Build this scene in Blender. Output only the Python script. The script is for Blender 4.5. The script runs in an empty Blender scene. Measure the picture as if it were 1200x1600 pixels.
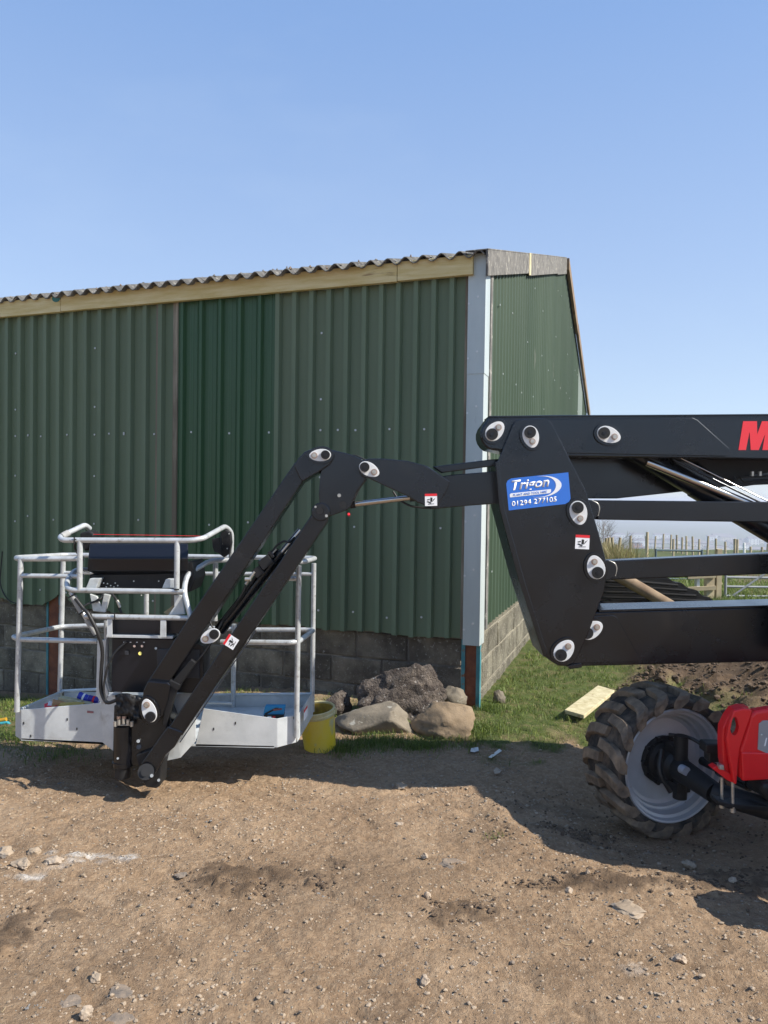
import bpy, bmesh, math, random
import numpy as np
from mathutils import Vector, Matrix, noise
R = math.radians
random.seed(7); RNG = np.random.default_rng(7)
sc = bpy.context.scene
COL = sc.collection

# ------------------------------------------------------------------ camera, sky, sun, exposure
CAMH, F = 1.65, 1190.0
cam = bpy.data.cameras.new('camera'); camo = bpy.data.objects.new('camera', cam); COL.objects.link(camo)
cam.sensor_fit = 'VERTICAL'; cam.sensor_height = 36; cam.lens = F/1600*36
cam.clip_start = 0.05; cam.clip_end = 30000
RM = Matrix.Rotation(R(90-1.2), 4, 'X') @ Matrix.Rotation(R(0.8), 4, 'Z')
camo.matrix_world = Matrix.Translation((0, 0, CAMH)) @ RM
sc.camera = camo
SUN = Vector((1.0, -0.33, 0)).normalized(); ELEV = R(41)
SUND = Vector((SUN.x*math.cos(ELEV), SUN.y*math.cos(ELEV), math.sin(ELEV)))
w = bpy.data.worlds.new('World'); sc.world = w; w.use_nodes = True
nt = w.node_tree; nt.nodes.clear()
sky = nt.nodes.new('ShaderNodeTexSky'); sky.sky_type = 'NISHITA'; sky.sun_disc = False
sky.sun_elevation = ELEV; sky.sun_rotation = math.atan2(SUN.x, SUN.y)
sky.air_density = 1.0; sky.dust_density = 0.35; sky.ozone_density = 3.5; sky.altitude = 60
bg = nt.nodes.new('ShaderNodeBackground'); bg.inputs[1].default_value = 0.148
wo = nt.nodes.new('ShaderNodeOutputWorld')
tcw = nt.nodes.new('ShaderNodeTexCoord'); sxyz = nt.nodes.new('ShaderNodeSeparateXYZ'); nt.links.new(tcw.outputs['Generated'], sxyz.inputs[0])
rmp = nt.nodes.new('ShaderNodeValToRGB'); er = rmp.color_ramp.elements
SKS = [(0, (.53, .61, .73)), (.10, (.475, .575, .74)), (.28, (.37, .495, .735)), (.52, (.24, .39, .70)), (1, (.13, .27, .60))]
while len(er) < len(SKS): er.new(.5)
for k, (p, c) in enumerate(SKS): er[k].position = p; er[k].color = (*c, 1)
nt.links.new(sxyz.outputs[2], rmp.inputs[0])
cn = nt.nodes.new('ShaderNodeTexNoise'); cn.inputs['Scale'].default_value = 1.6; cn.inputs['Detail'].default_value = 7; cn.inputs['Roughness'].default_value = .55
cmp_ = nt.nodes.new('ShaderNodeMapping'); cmp_.inputs['Scale'].default_value = (1, 1.5, 2.6); cmp_.inputs['Rotation'].default_value = (.3, .5, .2)
nt.links.new(tcw.outputs['Generated'], cmp_.inputs[0]); nt.links.new(cmp_.outputs[0], cn.inputs['Vector'])
cmr = nt.nodes.new('ShaderNodeMapRange'); cmr.inputs[1].default_value = .48; cmr.inputs[2].default_value = .78; cmr.inputs[4].default_value = .45; nt.links.new(cn.outputs['Fac'], cmr.inputs[0])
wisp = nt.nodes.new('ShaderNodeMix'); wisp.data_type = 'RGBA'; wisp.inputs[7].default_value = (.50, .62, .80, 1); nt.links.new(cmr.outputs[0], wisp.inputs[0]); nt.links.new(rmp.outputs[0], wisp.inputs[6])
scl = nt.nodes.new('ShaderNodeVectorMath'); scl.operation = 'SCALE'; scl.inputs['Scale'].default_value = 3.7; nt.links.new(wisp.outputs[2], scl.inputs[0])
smx = nt.nodes.new('ShaderNodeMix'); smx.data_type = 'RGBA'; smx.inputs[0].default_value = .8; nt.links.new(sky.outputs[0], smx.inputs[6]); nt.links.new(scl.outputs[0], smx.inputs[7])
nt.links.new(smx.outputs[2], bg.inputs[0]); nt.links.new(bg.outputs[0], wo.inputs[0])
sun = bpy.data.lights.new('sun', 'SUN'); sun.energy = 4.0; sun.angle = R(0.55); sun.color = (1, .94, .85)
suno = bpy.data.objects.new('sun', sun); COL.objects.link(suno)
suno.rotation_euler = SUND.to_track_quat('Z', 'Y').to_euler(); suno.location = (20, -8, 20)
sc.view_settings.view_transform = 'Standard'; sc.view_settings.look = 'None'
sc.view_settings.exposure = 1.0; sc.view_settings.gamma = 1.0; sc.view_settings.use_curve_mapping = False

# ------------------------------------------------------------------ helpers
def W(px, py, Y):
    d = RM.to_3x3() @ Vector(((px-600)/F, -(py-800)/F, -1))
    return Vector((0, 0, CAMH)) + d*(Y/d.y)
def G(px, py, z=0.0):
    d = RM.to_3x3() @ Vector(((px-600)/F, -(py-800)/F, -1))
    return Vector((0, 0, CAMH)) + d*((z-CAMH)/d.z)
def lin(c):
    return tuple((x/255/12.92 if x/255 <= .04045 else ((x/255+.055)/1.055)**2.4) for x in c)
WL = {}
def put(o, parent=None, loc=None):
    COL.objects.link(o)
    if loc is not None: o.location = loc
    WL[o.name] = Vector(o.location)
    if parent is not None:
        o.parent = parent; o.matrix_parent_inverse = Matrix.Translation(-WL[parent.name])
    return o
def tag(o, label=None, cat=None, group=None, kind=None):
    if label: o['label'] = label
    if cat: o['category'] = cat
    if group: o['group'] = group
    if kind: o['kind'] = kind
    return o
def thing(name, loc, label, cat, group=None):
    o = bpy.data.objects.new(name, None); o.empty_display_size = .1
    put(o, None, loc); return tag(o, label, cat, group)
class MB:
    def __init__(s): s.v = []; s.f = []; s.m = []; s.mats = []; s.sm = []
    def mi(s, mat):
        if mat not in s.mats: s.mats.append(mat)
        return s.mats.index(mat)
    def add(s, vs, fs, mat, smooth=False):
        b = len(s.v); s.v += [Vector(v) for v in vs]; k = s.mi(mat)
        for f in fs: s.f.append([i+b for i in f]); s.m.append(k); s.sm.append(smooth)
        return s
    def box(s, c, size, mat, M=None):
        x, y, z = [a/2 for a in size]; c = Vector(c)
        vs = [Vector((i*x, j*y, k*z)) for i in (-1, 1) for j in (-1, 1) for k in (-1, 1)]
        if M is not None: vs = [M @ v for v in vs]
        return s.add([c+v for v in vs], [(0,1,3,2),(4,6,7,5),(0,4,5,1),(2,3,7,6),(0,2,6,4),(1,5,7,3)], mat)
    def prism(s, pts, ext, mat):          # pts: 3-D front outline, ext: extrusion vector
        n = len(pts); a = [Vector(p) for p in pts]; b = [p+Vector(ext) for p in a]
        nrm = Vector((0, 0, 0))
        for i in range(n): nrm += (a[i]).cross(a[(i+1) % n])
        fl = nrm.dot(Vector(ext)) > 0
        fr = list(range(n)); bk = list(range(2*n-1, n-1, -1))
        sd = [(i, i+n, (i+1) % n+n, (i+1) % n) for i in range(n)]
        if fl: fr = fr[::-1]; bk = bk[::-1]; sd = [t[::-1] for t in sd]
        return s.add(a+b, [fr, bk]+sd, mat)
    def pp(s, px, Y, d, mat):             # outline seen at (px,py), standing on the plane y=Y, d thick
        return s.prism([W(p[0], p[1], Y) for p in px], (0, d, 0), mat)
    def cyl(s, a, b, r, mat, n=16, r2=None, caps=True):
        a = Vector(a); b = Vector(b); r2 = r if r2 is None else r2
        q = (b-a).to_track_quat('Z', 'Y')
        vs = []
        for c, rr in ((a, r), (b, r2)):
            for i in range(n):
                t = 2*math.pi*i/n; vs.append(c+q @ Vector((rr*math.cos(t), rr*math.sin(t), 0)))
        s.add(vs, [(i, (i+1) % n, (i+1) % n+n, i+n) for i in range(n)], mat, True)
        if caps: s.add(vs[:n], [list(range(n))[::-1]], mat); s.add(vs[n:], [list(range(n))], mat)
        return s
    def tube(s, pts, r, mat, n=10, fil=0.0, caps=True):
        P = [Vector(p) for p in pts]
        if fil and len(P) > 2:
            Q = [P[0]]
            for i in range(1, len(P)-1):
                a = P[i-1]-P[i]; b = P[i+1]-P[i]
                d = min(fil, a.length*.45, b.length*.45); p0 = P[i]+a.normalized()*d; p1 = P[i]+b.normalized()*d
                for k in range(6):
                    t = k/5; Q.append(p0*(1-t)**2+P[i]*2*t*(1-t)+p1*t*t)
            P = Q+[P[-1]]
        tn = [(P[min(i+1, len(P)-1)]-P[max(i-1, 0)]).normalized() for i in range(len(P))]
        u = tn[0].orthogonal().normalized(); vs = []
        for i, p in enumerate(P):
            u = (u-tn[i]*u.dot(tn[i])).normalized(); v = tn[i].cross(u)
            for k in range(n):
                t = 2*math.pi*k/n; vs.append(p+(u*math.cos(t)+v*math.sin(t))*r)
        s.add(vs, [(i*n+k, i*n+(k+1) % n, (i+1)*n+(k+1) % n, (i+1)*n+k) for i in range(len(P)-1) for k in range(n)], mat, True)
        if caps:
            s.add(vs[:n], [list(range(n))[::-1]], mat); s.add(vs[-n:], [list(range(n))], mat)
        return s
    def lathe(s, prof, mat, M=Matrix.Identity(4), n=32, mats=None):   # prof: (x, r) round the local X axis
        vs = []
        for x, r in prof:
            for i in range(n):
                t = 2*math.pi*i/n; vs.append(M @ Vector((x, r*math.cos(t), r*math.sin(t))))
        for j in range(len(prof)-1):
            s2 = mats[j] if mats else mat
            s.add(vs[j*n:(j+2)*n], [(i, (i+1) % n, (i+1) % n+n, i+n) for i in range(n)], s2, True)
        return s
    def obj(s, name, parent=None, bevel=0, loc=None, seg=2, merge=False):
        c = Vector(loc) if loc is not None else sum(s.v, Vector())/len(s.v)
        me = bpy.data.meshes.new(name)
        me.from_pydata([v-c for v in s.v], [], s.f)
        for m in s.mats: me.materials.append(m)
        me.polygons.foreach_set('material_index', s.m); me.polygons.foreach_set('use_smooth', s.sm)
        if merge:
            bm = bmesh.new(); bm.from_mesh(me); bmesh.ops.remove_doubles(bm, verts=bm.verts, dist=1e-5)
            bmesh.ops.recalc_face_normals(bm, faces=bm.faces); bm.to_mesh(me); bm.free()
        me.update()
        o = bpy.data.objects.new(name, me); put(o, parent, c)
        if bevel:
            b = o.modifiers.new('bevel', 'BEVEL'); b.width = bevel; b.segments = seg; b.limit_method = 'ANGLE'; b.angle_limit = R(40)
        return o
def share(o, name, loc, rot, parent, scale=None):
    c = bpy.data.objects.new(name, o.data); c.rotation_euler = rot
    if scale: c.scale = scale
    return put(c, parent, loc)

# ------------------------------------------------------------------ materials
def mat(name, c1, c2=None, rough=.5, metal=0., scale=8., detail=6., contrast=(.35, .65), bump=0., bscale=60., spec=.5,
        c3=None, s3=40., t3=(.6, .7), stretch=None, rvar=0., coat=0., rand=0., bdist=.01):
    m = bpy.data.materials.new(name); m.use_nodes = True; nt = m.node_tree; N = nt.nodes; L = nt.links
    b = N['Principled BSDF']; b.inputs['Roughness'].default_value = rough; b.inputs['Metallic'].default_value = metal
    b.inputs['Specular IOR Level'].default_value = spec; b.inputs['Coat Weight'].default_value = coat
    b.inputs['Base Color'].default_value = (*c1, 1)
    geo = N.new('ShaderNodeNewGeometry'); vec = geo.outputs['Position']
    if stretch:
        mp = N.new('ShaderNodeMapping'); mp.inputs['Scale'].default_value = stretch; L.new(vec, mp.inputs[0]); vec = mp.outputs[0]
    def nz(sc_, det=6., ro=.6):
        n = N.new('ShaderNodeTexNoise'); n.inputs['Scale'].default_value = sc_; n.inputs['Detail'].default_value = det
        n.inputs['Roughness'].default_value = ro; L.new(vec, n.inputs['Vector']); return n.outputs['Fac']
    col = None
    if c2 is not None:
        mr = N.new('ShaderNodeMapRange'); mr.inputs[1].default_value, mr.inputs[2].default_value = contrast
        L.new(nz(scale, detail), mr.inputs[0])
        mx = N.new('ShaderNodeMix'); mx.data_type = 'RGBA'; mx.inputs[6].default_value = (*c1, 1); mx.inputs[7].default_value = (*c2, 1)
        L.new(mr.outputs[0], mx.inputs[0]); col = mx.outputs[2]
        if rvar:
            mm = N.new('ShaderNodeMapRange'); mm.inputs[3].default_value = rough; mm.inputs[4].default_value = rough+rvar
            L.new(mr.outputs[0], mm.inputs[0]); L.new(mm.outputs[0], b.inputs['Roughness'])
    if c3 is not None:
        mr = N.new('ShaderNodeMapRange'); mr.inputs[1].default_value, mr.inputs[2].default_value = t3
        L.new(nz(s3, 4.), mr.inputs[0])
        mx = N.new('ShaderNodeMix'); mx.data_type = 'RGBA'; mx.inputs[6].default_value = (*c1, 1); mx.inputs[7].default_value = (*c3, 1)
        if col: L.new(col, mx.inputs[6])
        L.new(mr.outputs[0], mx.inputs[0]); col = mx.outputs[2]
    if rand:
        oi = N.new('ShaderNodeObjectInfo'); mr = N.new('ShaderNodeMapRange'); mr.inputs[3].default_value = 1-rand; mr.inputs[4].default_value = 1+rand
        L.new(oi.outputs['Random'], mr.inputs[0])
        hs = N.new('ShaderNodeHueSaturation'); L.new(mr.outputs[0], hs.inputs['Value'])
        if col: L.new(col, hs.inputs['Color'])
        else: hs.inputs['Color'].default_value = (*c1, 1)
        col = hs.outputs[0]
    if col: L.new(col, b.inputs['Base Color'])
    if bump:
        bp = N.new('ShaderNodeBump'); bp.inputs['Strength'].default_value = bump; bp.inputs['Distance'].default_value = bdist
        L.new(nz(bscale, 6.), bp.inputs['Height']); L.new(bp.outputs[0], b.inputs['Normal'])
    return m
GREEN = mat('shade_lifted_green', (.118, .162, .096), (.142, .188, .116), .46, spec=.3, scale=1.3, rvar=.12, c3=(.10, .12, .09), s3=3.2, t3=(.66, .9), rand=.06, stretch=(1, 1, .25), bump=.03, bscale=9)  # eave copy of the green, lightened to make up for its shade
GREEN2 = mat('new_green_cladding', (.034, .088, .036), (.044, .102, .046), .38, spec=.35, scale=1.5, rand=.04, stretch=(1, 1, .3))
GREENG = mat('sun_darkened_green', (.034, .060, .034), (.050, .078, .048), .6, spec=.25, scale=1.4, rand=.1, c3=(.2, .2, .17), s3=7, t3=(.68, .8), stretch=(1, 1, .15))  # gable copy of the same green, darkened to offset the sun on it
FADED = mat('faded_sheet', (.2, .24, .21), None, .5)
OLDEDGE = mat('weathered_edge', (.13, .105, .07), (.30, .26, .19), .7, scale=9, contrast=(.5, .68), stretch=(1, 1, .12))
RUSTSTRIP = mat('rusty_rib', (.24, .16, .11), (.10, .10, .07), .6, scale=3, stretch=(1, 1, .2))
SCREW = mat('screw_head', (.6, .62, .62), None, .4, metal=.3)
TIMBER = mat('treated_timber', (.58, .46, .19), (.70, .59, .32), .75, scale=3.5, c3=(.30, .20, .08), s3=2.2, t3=(.64, .74), stretch=(1, 1, 9), bump=.25, bscale=30)
TIMBER2 = mat('pale_board', (.42, .36, .20), (.58, .52, .33), .8, scale=6, c3=(.28, .2, .1), s3=5, t3=(.6, .7), bump=.2, stretch=(3, 3, 3))
OLDWOOD = mat('old_timber', (.15, .095, .055), (.25, .18, .11), .85, scale=5, bump=.3)
POSTW = mat('fence_post_wood', (.30, .24, .15), (.42, .35, .22), .85, scale=4, rand=.2)
ASB = mat('fibre_cement', (.10, .096, .088), (.20, .19, .17), .95, scale=14, c3=(.42, .40, .34), s3=28, t3=(.60, .68), bump=.6, bscale=80, stretch=(1, 1, .6), rand=.1)
GALV = mat('galvanised_flashing', (.42, .475, .465), (.52, .57, .555), .5, metal=.25, scale=3, rand=.05, c3=(.3, .32, .33), s3=20, t3=(.7, .8), stretch=(1, 1, .3), bump=.05, bscale=6)
GALVT = mat('galvanised_tube', (.42, .44, .44), (.56, .58, .58), .36, metal=.35, scale=14, c3=(.28, .27, .25), s3=40, t3=(.56, .74), bump=.1, bscale=80)
GALVP = mat('galvanised_plate', (.50, .53, .535), (.64, .67, .67), .42, metal=.25, scale=6, c3=(.36, .36, .34), s3=9, t3=(.56, .8), bump=.06, bscale=30)
BLOCK = mat('weathered_block', (.105, .085, .062), (.31, .26, .19), .95, scale=4.5, contrast=(.40, .70), c3=(.34, .31, .26), s3=48, t3=(.60, .68), bump=1., bscale=90, rand=.25, bdist=.02)
BLOCKG = mat('gable_block', (.085, .075, .052), (.22, .20, .145), .95, scale=5, c3=(.34, .32, .25), s3=45, t3=(.57, .68), bump=1., bscale=80, rand=.2, bdist=.02)
MORTAR = mat('mortar', (.26, .22, .17), (.08, .068, .055), .95, scale=5, bump=.5)
TEAL = mat('teal_paint', (.03, .17, .20), (.08, .25, .27), .6, scale=8, c3=(.2, .07, .03), s3=12, t3=(.6, .68))
RUST = mat('rust', (.13, .04, .02), (.22, .075, .035), .9, scale=14, bump=.4)
BLK = mat('black_paint', (.003, .003, .0042), (.004, .004, .005), .2, scale=4, spec=.7, rvar=.10, c3=(.018, .016, .014), s3=7, t3=(.60, .85), bump=.012, bscale=5)
BLK.node_tree.nodes['Principled BSDF'].inputs['Specular Tint'].default_value = (.82, .90, 1, 1)
BLKM = mat('black_matt', (.007, .007, .008), (.012, .012, .012), .55, scale=10, spec=.4, c3=(.05, .045, .038), s3=35, t3=(.66, .78))
BLKB = mat('console_black', (.005, .006, .010), None, .35, spec=.5)
GREYP = mat('console_grey', (.03, .033, .040), None, .45)
RUBBER = mat('black_hose', (.012, .012, .012), None, .5)
WHITE = mat('white_plate', (.74, .75, .74), (.66, .67, .66), .4, scale=30)
WHITES = mat('white_print', (.85, .85, .85), None, .5)
CHROME = mat('chrome', (.48, .46, .44), None, .22, metal=1.)
STEEL = mat('zinc_steel', (.55, .54, .5), (.4, .38, .33), .35, metal=.7, scale=60)
COPPER = mat('copper_bolt', (.42, .30, .24), None, .4, metal=.6)
REDS = mat('red_print', (.75, .02, .03), None, .45)
REDL = mat('red_lettering', (.80, .035, .05), None, .4)
REDP = mat('red_paint', (.78, .008, .014), (.70, .006, .012), .4, scale=6, coat=.1, bump=.03, bscale=14, c3=(.3, .12, .03), s3=24, t3=(.74, .8))
BLUES = mat('blue_sticker', (.035, .17, .62), None, .4)
BLACKP = mat('black_print', (.01, .01, .01), None, .5)
YEL = mat('yellow_bucket', (.78, .56, .015), (.72, .55, .10), .45, scale=9, c3=(.5, .45, .25), s3=14, t3=(.58, .72), stretch=(1, 1, .5))
YELR = mat('bucket_rim', (.62, .56, .30), (.5, .42, .2), .5, scale=20)
YELD = mat('bucket_inside', (.55, .38, .03), (.3, .18, .04), .7, scale=18)
TYRE = mat('muddy_shaded_tyre', (.020, .018, .016), (.13, .095, .065), .85, scale=12, contrast=(.42, .68), bump=.5, bscale=70)  # mud on rubber, darkened to put groove shade between the lugs
LUGM = mat('skylit_tread_rubber', (.07, .055, .042), (.24, .178, .118), .8, scale=15, contrast=(.3, .65), bump=.4, bscale=60)  # muddy lugs, colour lightened as if their tops catch skylight
RIMM = mat('rim_paint', (.50, .51, .53), (.44, .45, .46), .35, scale=8, metal=.2, c3=(.2, .16, .12), s3=20, t3=(.66, .8))
STONEA = mat('grey_boulder', (.13, .11, .08), (.23, .195, .145), .9, scale=5, c3=(.38, .36, .30), s3=13, t3=(.62, .68), bump=.5, bscale=35)
STONEB = mat('brown_boulder', (.155, .11, .065), (.27, .20, .125), .9, scale=4, c3=(.12, .09, .06), s3=11, t3=(.6, .7), bump=.5, bscale=35)
STONEC = mat('rubble_concrete', (.045, .034, .028), (.16, .13, .105), .95, scale=16, c3=(.42, .39, .35), s3=34, t3=(.62, .7), bump=1., bscale=60, bdist=.03)
PEB = mat('pebble', (.24, .18, .12), (.38, .30, .215), .9, scale=9, c3=(.16, .16, .155), s3=3, t3=(.6, .64), bump=.3)
SLATE = mat('slate_stone', (.13, .11, .09), (.25, .19, .135), .85, scale=22, bump=.5)
PALE = mat('pale_stone', (.40, .33, .25), (.27, .20, .14), .9, scale=25, bump=.3)
CLOD = mat('mud_clod', (.07, .046, .028), (.12, .082, .052), .95, scale=20, bump=.6)
STRAW = mat('straw', (.45, .36, .2), (.3, .22, .12), .8, scale=5)
HOUSEW = mat('render_white', (.75, .75, .72), None, .8)
BRICK = mat('brick_wall', (.42, .17, .08), None, .9)
ROOFM = mat('slate_roof', (.16, .14, .14), None, .8)
WINM = mat('dark_window', (.05, .06, .08), None, .2)
DARKSH = mat('dark_sheet', (.004, .004, .005), (.010, .009, .008), .7, scale=5, spec=.2)
BARK = mat('bark', (.15, .11, .08), None, .9)

def ground_mat():
    m = bpy.data.materials.new('earth_ground'); m.use_nodes = True; nt = m.node_tree; N = nt.nodes; L = nt.links
    b = N['Principled BSDF']; b.inputs['Roughness'].default_value = .95; b.inputs['Specular IOR Level'].default_value = .2
    geo = N.new('ShaderNodeNewGeometry'); at = N.new('ShaderNodeAttribute'); at.attribute_name = 'mask'
    sp = N.new('ShaderNodeSeparateColor'); L.new(at.outputs['Color'], sp.inputs[0])
    def nz(s, d=8, ro=.65):
        n = N.new('ShaderNodeTexNoise'); n.inputs['Scale'].default_value = s; n.inputs['Detail'].default_value = d; n.inputs['Roughness'].default_value = ro
        L.new(geo.outputs['Position'], n.inputs['Vector']); return n.outputs['Fac']
    def ramp(f, stops):
        r = N.new('ShaderNodeValToRGB'); e = r.color_ramp.elements
        while len(e) < len(stops): e.new(.5)
        for k, (p, c) in enumerate(stops): e[k].position = p; e[k].color = (*c, 1)
        L.new(f, r.inputs[0]); return r.outputs[0]
    def mix(f, a, b_):
        x = N.new('ShaderNodeMix'); x.data_type = 'RGBA'; L.new(f, x.inputs[0]); L.new(a, x.inputs[6]); L.new(b_, x.inputs[7]); return x.outputs[2]
    d1 = ramp(nz(2.2), [(.3, (.205, .135, .080)), (.5, (.305, .207, .125)), (.7, (.41, .295, .19))])
    d2 = ramp(nz(38, 6, .7), [(.30, (.135, .086, .050)), (.5, (.285, .194, .119)), (.68, (.45, .335, .22))])
    mx = N.new('ShaderNodeMix'); mx.data_type = 'RGBA'; mx.inputs[0].default_value = .5; L.new(d1, mx.inputs[6]); L.new(d2, mx.inputs[7])
    dirt = mx.outputs[2]
    vo = N.new('ShaderNodeTexVoronoi'); vo.inputs['Scale'].default_value = 55; vo.inputs['Randomness'].default_value = 1; L.new(geo.outputs['Position'], vo.inputs['Vector'])
    pv = N.new('ShaderNodeMapRange'); pv.inputs[1].default_value = .22; pv.inputs[2].default_value = .16; L.new(vo.outputs['Distance'], pv.inputs[0])
    gt = N.new('ShaderNodeMath'); gt.operation = 'GREATER_THAN'; gt.inputs[1].default_value = .66
    sv = N.new('ShaderNodeSeparateColor'); L.new(vo.outputs['Color'], sv.inputs[0]); L.new(sv.outputs[0], gt.inputs[0])
    pm = N.new('ShaderNodeMath'); pm.operation = 'MULTIPLY'; L.new(pv.outputs[0], pm.inputs[0]); L.new(gt.outputs[0], pm.inputs[1])
    pc = ramp(sv.outputs[1], [(.2, (.2, .16, .12)), (.5, (.36, .30, .22)), (.9, (.50, .45, .37))])
    dirt = mix(pm.outputs[0], dirt, pc)
    mud = ramp(nz(14), [(.35, (.055, .036, .023)), (.65, (.12, .082, .052))])
    gr = ramp(nz(6, 8, .7), [(.3, (.045, .055, .018)), (.48, (.075, .10, .024)), (.6, (.12, .115, .045)), (.75, (.13, .095, .055))])
    pale = ramp(nz(30), [(.4, (.36, .31, .25)), (.6, (.62, .58, .52))])
    c = mix(sp.outputs[1], dirt, mud); c = mix(sp.outputs[2], c, pale); c = mix(sp.outputs[0], c, gr)
    L.new(c, b.inputs['Base Color'])
    bp = N.new('ShaderNodeBump'); bp.inputs['Strength'].default_value = 1; bp.inputs['Distance'].default_value = .02
    ad = N.new('ShaderNodeMath'); ad.operation = 'ADD'; L.new(nz(45, 8, .7), ad.inputs[0])
    ml = N.new('ShaderNodeMath'); ml.operation = 'MULTIPLY'; ml.inputs[1].default_value = .35; L.new(pm.outputs[0], ml.inputs[0]); L.new(ml.outputs[0], ad.inputs[1])
    L.new(ad.outputs[0], bp.inputs['Height']); L.new(bp.outputs[0], b.inputs['Normal'])
    return m
def grass_mat(name, cols):
    m = bpy.data.materials.new(name); m.use_nodes = True; N = m.node_tree.nodes; L = m.node_tree.links
    b = N['Principled BSDF']; b.inputs['Roughness'].default_value = .6
    at = N.new('ShaderNodeAttribute'); at.attribute_name = 'tone'
    r = N.new('ShaderNodeValToRGB'); e = r.color_ramp.elements
    while len(e) < len(cols): e.new(.5)
    for k, (p, c) in enumerate(cols): e[k].position = p; e[k].color = (*c, 1)
    L.new(at.outputs['Fac'], r.inputs[0]); L.new(r.outputs[0], b.inputs['Base Color'])
    tr = N.new('ShaderNodeBsdfTranslucent'); L.new(r.outputs[0], tr.inputs[0])
    ms = N.new('ShaderNodeMixShader'); ms.inputs[0].default_value = .3; L.new(b.outputs[0], ms.inputs[1]); L.new(tr.outputs[0], ms.inputs[2])
    L.new(ms.outputs[0], N['Material Output'].inputs[0]); return m

# ------------------------------------------------------------------ numpy noise
def vnoise(x, y, seed=0):
    xi = np.floor(x).astype(np.int64); yi = np.floor(y).astype(np.int64); xf = x-xi; yf = y-yi
    def h(a, b):
        n = (a*374761393+b*668265263+seed*1442695041) & 0x7fffffff
        n = ((n ^ (n >> 13))*1274126177) & 0x7fffffff
        return ((n ^ (n >> 16)) & 0xffff)/65535.0
    u = xf*xf*(3-2*xf); v = yf*yf*(3-2*yf)
    return (h(xi, yi)*(1-u)+h(xi+1, yi)*u)*(1-v)+(h(xi, yi+1)*(1-u)+h(xi+1, yi+1)*u)*v
def fbm(x, y, s, o=4, seed=0):
    r = 0; a = .5; t = 0
    for k in range(o): r = r+a*vnoise(x*s+17*k, y*s-9*k, seed+k); t += a; a *= .5; s *= 2.03
    return r/t
def sstep(a, b, x): t = np.clip((x-a)/(b-a), 0, 1); return t*t*(3-2*t)

# barn frame of reference
C0 = Vector((.735, 5.95, 0)); EV = Vector((-.9385, .3453, 0)).normalized(); GO = Vector((.3453, .9385, 0)).normalized(); GV = Vector((.3453-.024, .9385+.009, 0)).normalized()
NE = -GO; NG = Vector((GV.y, -GV.x, 0))
BL, BW, RS = 9.2, 10.9, 5.8
def BP(t, s, z, out=0): return C0+EV*t+GV*s+Vector((0, 0, z))
MUDS = [(W(400, 1370, 1), None)]
mudspots = [(400,1372,.30,.07,.9),(370,1385,.16,.05,.7),(505,1378,.05,.04,.9),(690,1425,.06,.05,.9),(745,1420,.14,.05,.8),(870,1378,.2,.03,.9),(950,1378,.22,.05,.9),
            (100,1430,.06,.06,.7),(10,1455,.12,.09,.9),(780,1302,.10,.05,.5),(530,1347,.05,.03,.8),(1170,1370,.25,.09,.8),(1080,1380,.18,.06,.7),(900,1285,.2,.06,.6),(880,1255,.3,.06,.5),(620,1570,.1,.05,.4),
            (230,1400,.1,.03,.35),(1100,1480,.2,.08,.35),(900,1520,.2,.06,.3)]
palespots = [(150,1335,.22,.022,.9),(120,1345,.15,.03,.6),(30,1372,.12,.018,.8),(70,1360,.1,.03,.3),(990,1515,.06,.02,.3)]
def wall_dist(x, y):                       # distance in front of the eave wall, and along it
    dx = x-C0.x; dy = y-C0.y
    return -(dx*GO.x+dy*GO.y), dx*EV.x+dy*EV.y
def grassmask(x, y):
    f, t = wall_dist(x, y)
    n = fbm(x, y, 1.7, 4, 5)-.5; n2 = fbm(x, y, 7, 3, 9)-.5
    lim = .80+.50*np.clip(t-1.2, 0, 4)-.10*np.clip(-t, 0, 3)
    a = sstep(.12, -.22, f-lim+n*1.5+n2*.9)*sstep(.05, .45, f+n*.6)*sstep(-.3, .0, t+.4+0*x)
    # right of the corner
    edge = 5.15+.25*np.clip(x-1, 0, 5)
    b = sstep(-.25, .3, y-edge+n*1.6+n2*.8)*sstep(.55, .8, x)
    g = np.maximum(a, b)
    # churned earth bank
    bank = sstep(1.9, 2.5, x+n*1.5)*sstep(5.3, 5.9, y)*sstep(10.0, 9.0, y)*(1-.75*sstep(.1, .25, n))
    return np.clip(g*(1-bank), 0, 1), bank
def height(x, y):
    z = .03*(fbm(x, y, .8, 3, 1)-.5)+.022*(fbm(x, y, 3.1, 4, 2)-.5)
    near = sstep(14, 7, np.hypot(x, y))
    z = z+near*(.026*(fbm(x*.8, y*1.3, 8, 4, 3)-.5)+.019*(fbm(x, y, 30, 3, 4)-.5))
    ridge = np.abs(fbm(x*.6+y*.8, y*.35, 5, 3, 12)-.5); z = z-near*.014*sstep(.06, .0, ridge)
    fw_, tw_ = wall_dist(x, y); z = z-.36*sstep(1.2, 4.9, tw_)*sstep(2.6, .1, fw_)
    g, bank = grassmask(x, y)
    z = z+bank*(.30*sstep(1.9, 4.0, x)+.16*(fbm(x, y, 4, 4, 6)-.35)+.10*(fbm(x, y, 13, 3, 7)-.5))
    d = np.hypot(x-1.38, y-3.95); z = z-.075*sstep(.75, .2, d)
    z = z+.06*(sstep(.62, .75, d)-sstep(.75, .95, d))*.25
    fld = np.clip(y-12, 0, None)
    z = z-2.15*sstep(0, 1, np.clip(fld/34, 0, 1))*1.0*np.clip(fld/34, 0, 1)**.3
    z = z-57*sstep(46, 420, y)
    z = z+.35*(fbm(x, y, .08, 3, 8)-.5)*sstep(10, 30, np.hypot(x, y))
    return z
def HZ(x, y): return float(height(np.array([float(x)]), np.array([float(y)]))[0])
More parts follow.
